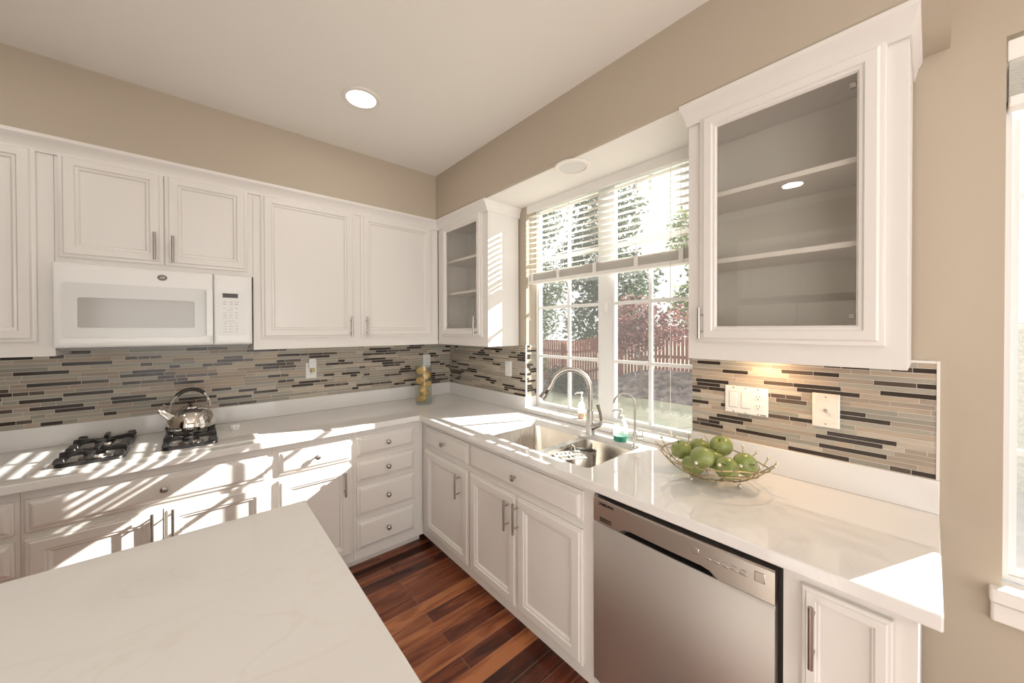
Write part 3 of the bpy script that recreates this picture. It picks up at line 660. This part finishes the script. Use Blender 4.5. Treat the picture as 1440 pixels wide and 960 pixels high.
def faucet():
    bx, by = -.118, -1.680; z = CT+.0006; d = Vector((-.73, .68, 0)); s = Vector((d.y, -d.x, 0))
    r = thing('faucet', 'tall brushed nickel gooseneck faucet with pull-down head behind the sink', 'faucet', (bx, by, z))
    B = Vector((bx, by, z))
    b = MB(); b.lathe([(.028, 0), (.027, .006), (.024, .020), (.0225, .055), (.0205, .10), (.0195, .135)], tuple(B), n=24)
    P = [B+Vector((0, 0, .13)), B+Vector((0, 0, .20))]; Rr = .112; ctr = B+d*Rr+Vector((0, 0, .252))
    for i in range(0, 17): a = pi-(pi*.93)*i/16; P.append(ctr+d*(Rr*math.cos(a))+Vector((0, 0, Rr*math.sin(a))))
    b.tube(P, .0145, 14); bd = b.build('body', nickel_m, r, smooth=50)
    e = P[-1]; t = (P[-1]-P[-2]).normalized(); t = (t+d*.35).normalized()
    b = MB(); b.tube([e-t*.002, e+t*.02, e+t*.075, e+t*.092], [.0155, .0165, .0200, .0190], 18); sh = b.build('spray_head', nickel_m, r, smooth=50)
    k = e+t*.045+Vector((0.0, 0, 0))-s*.0180
    b = MB(); b.tube([k-t*.013, k+t*.013], .0055, 10); b.build('spray_button', blk_m, sh)
    # side lever on the right
    sd = Vector((.30, -.95, 0)).normalized()
    b = MB(); b.tube([B+Vector((0, 0, .042))+sd*.012, B+Vector((0, 0, .050))+sd*.038, B+Vector((0, 0, .062))+sd*.062], [.024, .019, .0145], 16)
    b.tube([B+Vector((0, 0, .060))+sd*.060, B+Vector((0, 0, .082))+sd*.063], [.010, .009], 12); lv = b.build('lever_hub', nickel_m, r, smooth=50)
    b = MB(); h = B+Vector((0, 0, .080))+sd*.063; b.tube([h, h+Vector((0, 0, .045))+sd*-.006+Vector((.0, 0, 0)), h+Vector((0, 0, .090))-sd*.020], [.0065, .0075, .009], 12); b.build('lever', mat('dark_nickel', (.16, .14, .125), .3, 1), lv, smooth=50)
faucet()
def filter_faucet():
    B = Vector((-.130, -1.962, CT+.0006)); d = Vector((-.62, .78, 0)).normalized()
    b = MB(); r = thing('filter_faucet', 'slim chrome water filter faucet right of the soap bottle', 'faucet', tuple(B))
    b.lathe([(.018, 0), (.017, .004), (.0105, .006), (.0105, .075), (.008, .078)], tuple(B), n=18); b.build('body', chrome_m, r)
    P = [B+Vector((0, 0, .078)), B+Vector((0, 0, .19))]; Rr = .050; c = B+d*Rr+Vector((0, 0, .216))
    for i in range(15): a = pi-(pi*.92)*i/14; P.append(c+d*(Rr*math.cos(a))+Vector((0, 0, Rr*math.sin(a))))
    P.append(P[-1]+(P[-1]-P[-2]).normalized()*.014)
    b = MB(); b.tube(P, .0050, 12); b.build('spout', nickel_m, r, smooth=50)
    sd = Vector((.45, -.9, 0)).normalized(); b = MB()
    b.tube([B+Vector((0, 0, .050))+sd*.008, B+Vector((0, 0, .050))+sd*.036], .007, 12); b.tube([B+Vector((0, 0, .040))+sd*.036, B+Vector((0, 0, .085))+sd*.036], [.004, .003], 8); b.build('lever', chrome_m, r, smooth=50)
filter_faucet()
def soap_bottle(name, label, x, y, z, rad, h, liq, lm, pump_m, fl):
    r = thing(name, label, 'soap bottle', (x, y, z)); c = (x, y, z+.0006)
    b = MB(); b.lathe([(rad*.92, 0), (rad, .004), (rad, h*.55), (rad*.97, h*.70), (rad*.72, h*.88), (rad*.40, h*.97), (rad*.36, h)], c, n=28); b.build('bottle', bottle_m, r, smooth=50)
    b = MB(); b.lathe([(rad*.89, .002), (rad*.955, .006), (rad*.955, h*liq)], c, n=28); b.build('liquid_soap', lm, r)
    b = MB(); b.lathe([(rad*.44, h+.0004), (rad*.44, h+.016), (rad*.2, h+.020), (.0045, h+.021), (.0045, h+.040), (.010, h+.041), (.010, h+.050), (.004, h+.052)], c, n=18)
    b.tube([(x, y, z+h+.046), (x-.022, y+.018, z+h+.046), (x-.034, y+.028, z+h+.038)], [.006, .005, .004], 10)
    b.build('pump', pump_m, r, smooth=50)
soap_bottle('soap_bottle', 'clear pump bottle with green soap beside the sink', -.100, -1.862, CT, .038, .118, .26, green_m, mat('clear_grey_plastic', (.55, .56, .54), .2), .3)
soap_bottle('soap_bottle', 'slim white pump bottle with peach soap on the window sill', .035, -1.500, .9446, .022, .115, .30, orange_m, white_m, .3)
def rack():
    r = thing('sink_caddy', 'dark steel sponge caddy with white slotted rack hanging in the right sink bowl', 'sink caddy', (-.30, -1.74, .75))
    def stad(cx, cy, L, w, z, n=10):
        u = Vector((.50, -.86, 0)); v = Vector((-u.y, u.x, 0)); P = []
        for s, a0 in ((1, -pi/2), (-1, pi/2)):
            for i in range(n+1): a = a0+pi*i/n; p = Vector((cx, cy, z))+u*(s*L+w*math.cos(a))+v*(w*math.sin(a)); P.append(tuple(p))
        return P
    cx, cy = -.235, -1.725
    b = MB(); b.loft([stad(cx, cy, .033, .027, .72), stad(cx, cy, .036, .031, .855), stad(cx, cy, .036, .033, .857), stad(cx, cy, .036, .033, .861), stad(cx, cy, .036, .029, .861), stad(cx, cy, .034, .027, .73)], False, True, True)
    b.build('cup', mat('dark_steel', (.42, .40, .375), .3, 1), r, smooth=40)
    # slotted tray
    b = MB(); u = Vector((.52, .85, 0)).normalized(); v = Vector((-.86, .52, 0)).normalized(); o = Vector((-.350, -1.735, .848))
    holes = []; 
    for rr_ in range(2):
        for k in range(6): holes.append([(.012+k*.0235+a, .012+rr_*.055+c) for a, c in ((0, 0), (.013, 0), (.013, .040), (0, .040))])
    outer = [(0, 0), (.155, 0), (.155, .120), (0, .120)]
    tm = MB(lambda a, c, w: tuple(o+u*(c-.03)+v*(a-.075)+Vector((0, 0, w)))); tm.poly(outer, holes, 0, .006)
    tm.build('slotted_tray', white_m, r, smooth=0, bevel=.0015)
    hook = MB(); 
    for k in (-.05, .05):
        p = o+v*k+u*.088+Vector((0, 0, .007)); hook.tube([p, p+Vector((0.0, 0, .020)), p+Vector((.0, .02, .026))], .003, 8)
    hook.build('hook', chrome_m, r)
rack()

# ------------------------------------------------------------------ vase of lemons
vx, vy = -.425, -.285
r = thing('glass_vase', 'tall clear glass cylinder vase full of lemons by the corner', 'vase', (vx, vy, CT))
b = MB(); b.lathe([(.061, .0006), (.064, .004), (.064, .305), (.0615, .305), (.0615, .014), (.05, .012)], (vx, vy, CT), n=36); b.build('glass', vase_m, r, smooth=50)
b = MB(); L = []
for i in range(1, 12):
    a = pi*i/12; L.append([((.030*math.sin(a)**.9)*math.cos(2*pi*j/16), (.030*math.sin(a)**.9)*math.sin(2*pi*j/16), -.042*math.cos(a)*(1+.10*abs(math.cos(a))**6)) for j in range(16)])
b.loft(L, False, True, True); lem_me = b.mesh('lemon', lemon_m, 60)
lem = [(-.024, -.008, .046, 80, 30, 'lowest lemon in the glass vase, resting at the base'), (.022, .016, .080, 85, 100, 'second lemon from the vase base, toward the right'),
       (-.020, -.018, .118, 75, 160, 'third lemon from the vase base, toward the left front'), (.026, -.004, .152, 60, 50, 'fourth lemon from the vase base, at the right side'),
       (-.022, .012, .188, 70, 20, 'third lemon from the top of the vase, at the left'), (.020, -.018, .226, 65, 120, 'second lemon from the top of the vase, at the right front'),
       (-.014, .010, .266, 80, 60, 'topmost lemon in the glass vase, just below the rim')]
for i, (dx, dy, dz, tx, rz, lb) in enumerate(lem):
    o = bpy.data.objects.new('lemon', lem_me); o.location = (vx+dx*.9, vy+dy*.9, CT+dz); o.rotation_euler = (math.radians(tx), 0, math.radians(rz)); o.scale = (1.05, 1.05, .95)
    COL.objects.link(o); tag(o, lb, 'lemon', 'lemons in the glass vase')

# ------------------------------------------------------------------ fruit bowl and apples
bx, by, bz = -.272, -2.372, CT
r = thing('wire_fruit_bowl', 'antique gold wire bowl with bead tips holding green apples', 'fruit bowl', (bx, by, bz))
def bowl_pt(a, t):   # t 0..1 from centre to rim
    rx = .022+.158*t**.85; ry = .022+.182*t**.85
    rad = 1+.04*math.cos(4*a)
    return Vector((bx+rx*rad*math.cos(a), by+ry*rad*math.sin(a), bz+.016+.098*t**2.1+.010*t*math.sin(2*a)))
for t in (.34, .66, .86):
    b = MB(); b.tube([bowl_pt(2*pi*i/48, t) for i in range(48)], .0025, 8, closed=True); b.build('wire_hoop', brass_m, r, smooth=60)
for k in range(18):
    a = 2*pi*k/18+.08; tw = .55 if k % 2 else -.45
    b = MB(); P = [bowl_pt(a+tw*(t-1)*.9, t) for t in [.10+.90*i/9 for i in range(10)]]
    b.tube(P, .0020, 7); rod = b.build('wire_rod', brass_m, r, smooth=60)
    b = MB(); b.ball(tuple(P[-1]), .0062, 10); b.build('bead', bead_m, rod, smooth=60)
for k in range(3):
    a = .5+2*pi*k/3; p = bowl_pt(a, .34); b = MB(); b.ball((p.x, p.y, bz+.0085), .0082, 10); b.tube([(p.x, p.y, bz+.012), tuple(p)], .002, 6); b.build('ball_foot', bead_m, r, smooth=60)
b = MB(); L = []; nA = 20
for i in range(0, 15):
    t = i/14; a = pi*t
    rad = .0425*(math.sin(a)**.80)*(1.0+.06*math.cos(a)); zz = -.0375*math.cos(a)
    if t < .14: zz += .010*(1-t/.14)**1.3
    if t > .84: zz -= .014*((t-.84)/.16)**1.3
    rad = max(rad, .0012); L.append([(rad*math.cos(2*pi*j/nA), rad*math.sin(2*pi*j/nA), zz) for j in range(nA)])
b.loft(L, False, True, True); app_me = b.mesh('apple', apple_m, 80)
b = MB(); b.tube([(0, 0, .016), (.001, 0, .030), (.004, .002, .040)], [.0013, .0013, .002], 7); stem_me = b.mesh('stem', stem_m, 60)
apples = [(-.0057, .1144, .0921, 20, 200, 'green apple at the left end of the wire bowl'),
          (.0597, .0670, .0972, 15, 40, 'green apple at the back left of the bowl, half hidden behind the left-end one'),
          (-.0660, .0420, .0640, 15, 120, 'green apple low at the front left of the bowl, under the biggest front apple'),
          (-.0619, -.0730, .0824, -50, 80, 'green apple low at the bowl front, second from the right end'),
          (.0029, -.1150, .0924, 72, -38, 'green apple at the right end of the bowl with its dimple turned outward'),
          (-.0120, -.0100, .0870, 20, 30, 'green apple in the middle of the bowl, just behind the big front one'),
          (-.1012, -.0043, .1143, 40, 100, 'large green apple at the front middle of the bowl, nearest the viewer'),
          (.0470, -.0180, .1290, 35, 250, 'topmost green apple at the back of the bowl')]
for i, (dx, dy, dz, tx, rz, lb) in enumerate(apples):
    o = bpy.data.objects.new('apple', app_me); o.scale = (.96,)*3; o.location = (bx+dx, by+dy, bz+dz); o.rotation_euler = (math.radians(tx), math.radians(tx*.3), math.radians(rz)); COL.objects.link(o)
    tag(o, lb, 'apple', 'green apples in the wire bowl'); s_ = bpy.data.objects.new('stem', stem_me); COL.objects.link(s_); s_.parent = o

# ------------------------------------------------------------------ wall plates
def plate(name, label, cat, tf, u0, u1, v0, v1, kind, m=None):
    r = thing(name, label, cat, tf((u0+u1)/2, -.009, (v0+v1)/2)); w = -.0091
    b = MB(tf); b.rings(u0, u1, v0, v1, w, [(0, 0), (0, .003), (.0035, .0058), (.008, .006)]); b.build('cover_plate', m or white_m, r, smooth=25)
    wf = w-.0062; uc = (u0+u1)/2; vc = (v0+v1)/2
    def outlet(u, gap=.0195):
        for dz in (gap, -gap):
            o = MB(tf); o.poly([(u+x, vc+dz+z) for x, z in [(.0165*math.cos(a)*1.0, .0135*math.sin(a)) for a in [2*pi*i/16 for i in range(16)]]], [], wf, wf-.0015, 'xz'); s = o.build('socket', white_m, r)
            o = MB(tf)
            for dx in (-.0055, .0055): o.box(u+dx-.001, u+dx+.001, wf-.0014, wf-.0017, vc+dz-.001, vc+dz+.0065)
            o.box(u-.002, u+.002, wf-.0014, wf-.0017, vc+dz-.009, vc+dz-.005); o.build('slot', dark_m, s)
    def rocker(u):
        o = MB(tf); o.rings(u-.0165, u+.0165, vc-.033, vc+.033, wf, [(0, 0), (0, .001), (.0015, .0022), (.003, .0024)]); s = o.build('rocker_switch', white_m, r, smooth=20)
        o = MB(tf); o.rings(u-.0178, u+.0178, vc-.0343, vc+.0343, wf-.0001, [(0, 0), (0, .0002), (.0013, .0002), (.0013, 0)], True); o.build('switch_seam', grey_m, s)
    def screw(u, v): o = MB(tf); o.lathe([(.003, 0), (.0028, -.001), (.001, -.0012)], (u, wf, v), 'w', 10); o.build('screw', nickel_m, r)
    if kind == 'outlet': outlet(uc); screw(uc, vc)
    if kind == 'switch': rocker(uc); screw(uc, v1-.008); screw(uc, v0+.008)
    if kind == 'triple':
        for k, u in enumerate((uc+.046, uc, uc-.046)):
            (rocker if k < 2 else outlet)(u); screw(u, v1-.006); screw(u, v0+.006)
        o = MB(tf); 
        for k in range(6): o.box(u0+.006+k*.0035, u0+.0086+k*.0035, wf+.0001, wf-.0004, v0+.004, v0+.0075)
        o.build('plate_marking', dark_m, r)
    if kind == 'blank':
        o = MB(tf); o.lathe([(.0065, 0), (.006, -.004), (.0045, -.0045), (.0043, -.009)], (uc, wf, vc), 'w', 14); o.build('coax_jack', nickel_m, r); screw(uc, v1-.013); screw(uc, v0+.013)
    return r
pl = plate('wall_outlet', 'white duplex outlet on the back wall tile between cooktop and vase, with plug-in freshener', 'outlet', TB, -1.211, -1.140, 1.155, 1.270, 'outlet')
b = MB(); b.poly(rrect(-1.196, -1.150, 1.232, 1.300, .010), [], -.0445, -.0172, 'xz'); ob = b.build('plug_in_freshener', white_m, None, bevel=.004); tag(ob, 'small white plug-in air freshener in the back wall outlet', 'air freshener')
b = MB(); b.lathe([(.012, 0), (.014, .006), (.014, .024), (.010, .030)], (-1.172, -.032, 1.2015), n=16); b.build('oil_bulb', mat('amber_oil', (.62, .50, .22), .15), ob)
plate('wall_outlet', 'white outlet on the back wall tile directly above the vase of lemons', 'outlet', TB, -.285, -.215, 1.170, 1.285, 'outlet')
plate('wall_outlet', 'narrow white outlet on the tile below the small glass-door cabinet', 'outlet', TR, -.884, -.812, 1.153, 1.267, 'switch')
plate('light_switch', 'wide white plate with two rocker switches and an outlet, right of the window', 'light switch', TR, -2.494, -2.333, 1.139, 1.256, 'triple')
plate('cable_jack_plate', 'cream marbled cable jack plate right of the triple switch plate', 'wall plate', TR, -2.714, -2.635, 1.135, 1.262, 'blank', marble_m)

# ------------------------------------------------------------------ window blind
def blind():
    y0, y1 = -2.183, -1.043
    r = thing('window_blind', 'white wooden slat blind drawn halfway up over the sink window', 'blind', (.03, -1.61, 2.39))
    b = MB(); b.box(-.006, .008, y0, y1, 2.330, 2.392); b.box(.010, .055, y0+.005, y1-.005, 2.355, 2.398); b.build('valance', rail_m, r, bevel=.003)
    b = MB(); n = 11; t = math.radians(-8)
    for i in range(n):
        z = 2.312-i*.0375; cx = .034
        dx, dz = .025*math.cos(t), .025*math.sin(t); h = .0014
        b.add([(cx-dx, y0+.006, z+dz-h), (cx+dx, y0+.006, z-dz-h), (cx+dx, y0+.006, z-dz+h), (cx-dx, y0+.006, z+dz+h), (cx-dx, y1-.006, z+dz-h), (cx+dx, y1-.006, z-dz-h), (cx+dx, y1-.006, z-dz+h), (cx-dx, y1-.006, z+dz+h)],
              [(0, 1, 2, 3), (4, 7, 6, 5), (0, 4, 5, 1), (1, 5, 6, 2), (2, 6, 7, 3), (3, 7, 4, 0)])
    b.build('slats', slat_m, r, smooth=0)
    b = MB()
    for i in range(14): b.box(.009, .059, y0+.006, y1-.006, 1.851+i*.0039, 1.8536+i*.0039)
    b.build('slat_stack', slat_m, r, smooth=0)
    b = MB(); b.box(.007, .061, y0+.005, y1-.005, 1.828, 1.8500); b.build('bottom_rail', rail_m, r, bevel=.003)
    for y in (-1.09, -1.33, -1.62, -1.89, -2.13):
        b = MB()
        for x in (.0060, .0625): b.tube([(x, y, 1.84), (x, y, 2.354)], .0009, 6)
        b.build('ladder_cord', cord_m, r)
        b = MB(); b.box(.0030, .0062, y-.012, y+.012, 1.836, 1.906); b.build('tape_clip', rail_m, r)
    for y, z in ((-1.075, 1.60), (-2.085, 1.00)):
        b = MB(); b.tube([(-.009, y, z), (-.0095, y, 2.33)], .0013, 6); c_ = b.build('lift_cord', cord_m, r)
        b = MB(); b.lathe([(.003, .0), (.006, -.012), (.005, -.03), (.002, -.032)], (-.009, y, z), n=10); b.build('tassel', cord_m, c_)
blind()
def nook_blind():
    y0, y1 = -4.292, -3.0715
    r = thing('window_blind', 'white blind fully raised at the top of the breakfast window, right edge', 'blind', (.03, -3.69, 2.35))
    b = MB(); b.box(.004, .018, y0, y1, 2.285, 2.345); b.build('valance', rail_m, r, bevel=.003)
    b = MB()
    for i in range(22): b.box(.008, .054, y0+.004, y1-.004, 2.185+i*.0045, 2.1880+i*.0045)
    b.build('slat_stack', slat_m, r, smooth=0)
    b = MB(); b.box(.006, .056, y0+.003, y1-.003, 2.150, 2.1838); b.build('bottom_rail', rail_m, r, bevel=.004)
    b = MB(); b.ball((.0015, -3.120, 2.165), .005, 8); b.build('cord_stop', brass_m, r)
nook_blind()

# ------------------------------------------------------------------ lights
def downlight(x, y, z, label, lit=True, group='recessed ceiling lights'):
    r = thing('recessed_downlight', label, 'ceiling light', (x, y, z), group if lit else None)
    b = MB(); b.lathe([(.074, -.0005), (.074, -.008), (.079, -.011), (.094, -.006), (.096, -.0005)], (x, y, z), n=40, c0=False, c1=False); b.add([], [])
    b.build('trim_ring', trim_m, r, smooth=50)
    b = MB(); b.lathe([(.0735, -.0008), (.0735, -.0035)], (x, y, z), n=40); b.build('lens', lens_m if lit else offlens_m, r)
    if lit:
        ld = bpy.data.lights.new('downlight_lamp', 'AREA'); ld.shape = 'DISK'; ld.size = .14; ld.energy = CAN; ld.color = (1, .94, .86); ld.spread = pi
        lo = bpy.data.objects.new('downlight_lamp', ld); lo.location = (x, y, z-.012); link(lo, r)
downlight(-1.13, -.955, CZ, 'lit round recessed light in the ceiling above the counter corner')
for x, y in ((-2.647, -2.157), (-2.65, -.955), (-1.0, -3.4), (-2.6, -3.6), (-1.0, -5.0), (-2.6, -5.0)):  # first pair follows the reflected grid; those farther back added for fill
    downlight(x, y, CZ, 'lit round recessed light in the ceiling behind the view, rear ones added for fill')
downlight(-.255, -1.665, 2.385, 'unlit round recessed light in the white soffit over the sink window', False)
def undercab():
    r = thing('under_cabinet_light', 'small warm puck light under the large glass-door cabinet', 'cabinet light', (-.12, -2.50, UZ0+.02))
    b = MB(); b.lathe([(.03, 0), (.03, .012), (.022, .0125)], (-.12, -2.50, UZ0+.0145), n=24); b.build('housing', white_m, r)
    ld = bpy.data.lights.new('puck_lamp', 'AREA'); ld.shape = 'DISK'; ld.size = .05; ld.energy = 1.2; ld.color = (1, .66, .38)
    lo = bpy.data.objects.new('puck_lamp', ld); lo.location = (-.12, -2.50, UZ0+.0125); link(lo, r)
undercab()

# ------------------------------------------------------------------ island
ix1, iy1 = -1.519, -1.515
b = MB(); b.box(-2.55, ix1, -2.72, iy1, CB, CT); tag(b.build('island_worktop', quartz_m, smooth=0, bevel=.003), 'flat white quartz island top in the foreground', 'countertop')
b = MB(); b.box(-2.52, ix1-.04, -2.69, iy1-.04, .0006, CB-.0006); tag(b.build('island_cabinet', cab_m, smooth=0, bevel=.002), 'white island cabinet under the foreground quartz top', 'cabinet')
# things on the left wall, seen only as reflections in the cabinet glass
cabinet('upper_cabinet', 'white two-door cabinet over the refrigerator, seen only in the cabinet glass', TW, -2.65, -1.70, -.60, 1.80, UZ1, 0,
        [('door', -2.64, -2.177, 1.815, 2.33), ('door', -2.173, -1.71, 1.815, 2.33)], wb=-.001, prof=PANEL)
r = thing('refrigerator', 'white refrigerator on the left wall, seen only in the cabinet glass', 'refrigerator', (-3.1, -2.175, 0))
b = MB(TW); b.box(-2.635, -1.715, -.004, -.62, .001, 1.74); b.build('body', dark_m, r, bevel=.004)
for a, c in ((-2.63, -2.178), (-2.172, -1.72)):
    b = MB(TW); b.box(a, c, -.6205, -.68, .03, 1.73); b.build('door', white_m, r, bevel=.01)
# cups inside the small corner cabinet
for k, (y, x, lb) in enumerate(((-.60, -.20, 'small pale cup inside the corner glass cabinet, left one'), (-.70, -.17, 'small pale cup inside the corner glass cabinet, right one'))):
    b = MB(); b.lathe([(.024, 0), (.030, .004), (.036, .06), (.033, .06), (.027, .008), (.01, .006)], (x, y, UZ0+.0446), n=20); cu_ = b.build('cup', white_m); tag(cu_, lb, 'cup')
    b = MB(); b.tube([(x-.034, y+.0, UZ0+.09), (x-.055, y, UZ0+.085), (x-.055, y, UZ0+.065), (x-.033, y, UZ0+.058)], .0035, 8); b.build('handle', white_m, cu_)

# ------------------------------------------------------------------ outdoors
rnd = random.Random(11)
def gz_(x, y):
    s = lambda t: max(0, min(1, t))**2*(3-2*max(0, min(1, t)))
    return -.38+.72*s((x-6.0)/2.2)*s((5.2-y)/3.2)
def ground(name, label, cat, x0, x1, y0, y1, n, m, off=0, kind=None):
    b = MB(); vs = []; fs = []
    for i in range(n+1):
        for j in range(n+1):
            x = x0+(x1-x0)*i/n; y = y0+(y1-y0)*j/n; vs.append((x, y, gz_(x, y)+off))
    for i in range(n):
        for j in range(n): a = i*(n+1)+j; fs.append((a, a+1, a+n+2, a+n+1))
    b.add(vs, fs); o = b.build(name, m); return tag(o, label, cat, None, kind)
ground('lawn', 'pale sunlit lawn outside the sink window', 'lawn', .16, 40, -2.59, 40, 60, lawn_m, kind='structure')
ground('mulch_bed', 'brown mulch bed sloping up to the fence', 'garden bed', 6.3, 9.5, -1.5, 12, 40, mulch_m, .02, kind='structure')
b = MB(); b.box(.16, 30, -20, -2.6, -.32, -.12); b.box(-20, .15, -25, -6.41, -.32, -.12); struct(tag(b.build('patio', patio_m), 'pale concrete patio outside the breakfast window', 'patio'))
FX = 8.2
r = thing('picket_fence', 'reddish wooden fence of upright boards beyond the lawn', 'fence', (FX, 4, gz_(FX, 4)))
y = -1.4; bd = MB()
while y < 13:
    z0 = gz_(FX, y); h = 1.50 if y > 2.6 else 1.25
    bd.box(FX, FX+.018, y, y+.085, z0, z0+h+rnd.uniform(-.012, .012)); y += .108
bd.build('boards', fence_m, r, smooth=0)
for zz in (.35, 1.05):
    b = MB(); 
    ys_ = [-1.4+i*.6 for i in range(25)]
    b.loft([[(FX+.019, y, gz_(FX, y)+zz), (FX+.06, y, gz_(FX, y)+zz), (FX+.06, y, gz_(FX, y)+zz+.09), (FX+.019, y, gz_(FX, y)+zz+.09)] for y in ys_], False, True, True); b.build('rail', fence_m, r, smooth=0)
for k in range(7):
    y = -1.2+2.3*k; b = MB(); b.box(FX+.061, FX+.15, y, y+.09, gz_(FX, y)-.05, gz_(FX, y)+1.45); b.build('post', fence_m, r, smooth=0)
def leaves(blobs, n, size, seed):
    q = random.Random(seed); b = MB(); tot = sum(bl[3]*bl[4]*bl[5] for bl in blobs); vs = []; fs = []
    for bl in blobs:
        for _ in range(int(n*bl[3]*bl[4]*bl[5]/tot)):
            d = Vector((q.gauss(0, 1), q.gauss(0, 1), q.gauss(0, 1))).normalized()*(.35+.65*q.random()**.5)*(1+.12*q.gauss(0, 1))
            p = Vector(bl[:3])+Vector((d.x*bl[3], d.y*bl[4], d.z*bl[5]))
            a = Vector((q.gauss(0, 1), q.gauss(0, 1), q.gauss(0, .7))).normalized(); c = a.orthogonal().normalized(); c.rotate(Matrix.Rotation(q.random()*6.28, 3, a))
            s = size*q.uniform(.6, 1.3); nn = a.cross(c)*s*.12; k = len(vs)
            vs += [tuple(p-a*s), tuple(p+c*s*.42-nn), tuple(p+a*s), tuple(p-c*s*.42-nn), tuple(p+nn)]
            fs += [(k, k+1, k+4), (k+1, k+2, k+4), (k+2, k+3, k+4), (k+3, k, k+4)]
    b.add(vs, fs); return b
def tree(name, label, cat, x, y, h, blobs, n, size, m, seed, group=None, trunk=.07):
    z = gz_(x, y)-.02; r = thing(name, label, cat, (x, y, z), group)
    leaves([(x+a, y+c, z+e, f, g, hh) for a, c, e, f, g, hh in blobs], n, size, seed).build('foliage', m, r, smooth=0, recalc=False)
    b = MB(); q = random.Random(seed)
    b.tube([(x, y, z), (x+.03, y-.02, z+h*.2), (x-.02, y+.05, z+h*.45)], [trunk, trunk*.85, trunk*.6], 8)
    for bl in blobs: b.tube([(x+.02*q.random(), y, z+h*.28), (x+bl[0]*.5, y+bl[1]*.5, z+h*.28+(bl[2]-h*.28)*.6), (x+bl[0], y+bl[1], z+bl[2])], [trunk*.5, trunk*.35, trunk*.12], 6)
    b.build('trunk', bark_m, r, smooth=60)
tree('red_leaf_tree', 'small red-leaved tree in the mulch bed in front of the fence', 'tree', 6.9, 1.95, 2.3,
     [(0, .1, 1.45, .55, .62, .55), (.1, .55, 1.55, .5, .5, .5), (-.1, -.45, 1.65, .5, .5, .5), (0, .2, 2.1, .6, .75, .45), (.1, -.95, 1.75, .4, .5, .45)], 1700, .075, redleaf_m, 1, trunk=.055)
tree('evergreen_tree', 'tall dark green tree behind the fence, left part of the window', 'tree', 12.0, 11.9, 7, [(0, 0, 2.4, 1.9, 2.2, 1.5), (0, -1.0, 4.2, 1.8, 1.7, 1.6), (0, 1.0, 5.6, 1.7, 1.8, 1.7), (0, -.3, 7.6, 1.6, 2.0, 1.6)], 6500, .14, greenleaf_m, 2)
tree('evergreen_tree', 'dark green tree behind the fence beside the window mullion', 'tree', 11.8, 6.4, 6.4, [(0, 0, 2.2, 1.7, 1.9, 1.4), (0, -.7, 3.8, 1.6, 1.6, 1.5), (0, .7, 5.0, 1.6, 1.6, 1.5), (0, 0, 6.8, 1.4, 1.7, 1.5)], 6000, .14, greenleaf_m, 3)
tree('light_tree', 'lighter green tree rising behind the red-leaved tree', 'tree', 12.4, 2.2, 4.4, [(0, 0, 2.0, 1.3, 1.4, 1.2), (0, -.5, 3.4, 1.2, 1.2, 1.2), (0, .4, 4.8, 1.1, 1.2, 1.0)], 4200, .12, lightleaf_m, 4)
tree('garden_shrub', 'loose green shrub in front of the fence at the window left', 'shrub', 6.4, 5.6, 1.1, [(0, 0, .62, .5, .6, .5), (0, .6, .55, .5, .5, .45), (.1, -.3, .85, .35, .4, .35)], 2200, .055, lightleaf_m, 6, trunk=.03)
tree('garden_shrub', 'dark green low shrub beside the loose shrub', 'shrub', 6.3, 3.7, .8, [(0, 0, .40, .42, .5, .36), (0, .5, .45, .4, .4, .36)], 1500, .05, greenleaf_m, 7, trunk=.03)
b = MB(); b.box(4.4, 4.6, -12, -2.75, -.119, 1.50); b.box(4.36, 4.64, -12.02, -2.73, 1.501, 1.56); tag(b.build('garden_wall', stucco_m), 'pale stucco garden wall seen through the breakfast window', 'garden wall', None, 'structure')
b = MB(); b.tube([(1.85+.16*math.cos(a), -3.16+.16*math.sin(a), -.105+.01*a) for a in [i*.35 for i in range(40)]], .016, 10); tag(b.build('garden_hose', hose_m), 'pale blue coiled garden hose on the patio', 'hose')
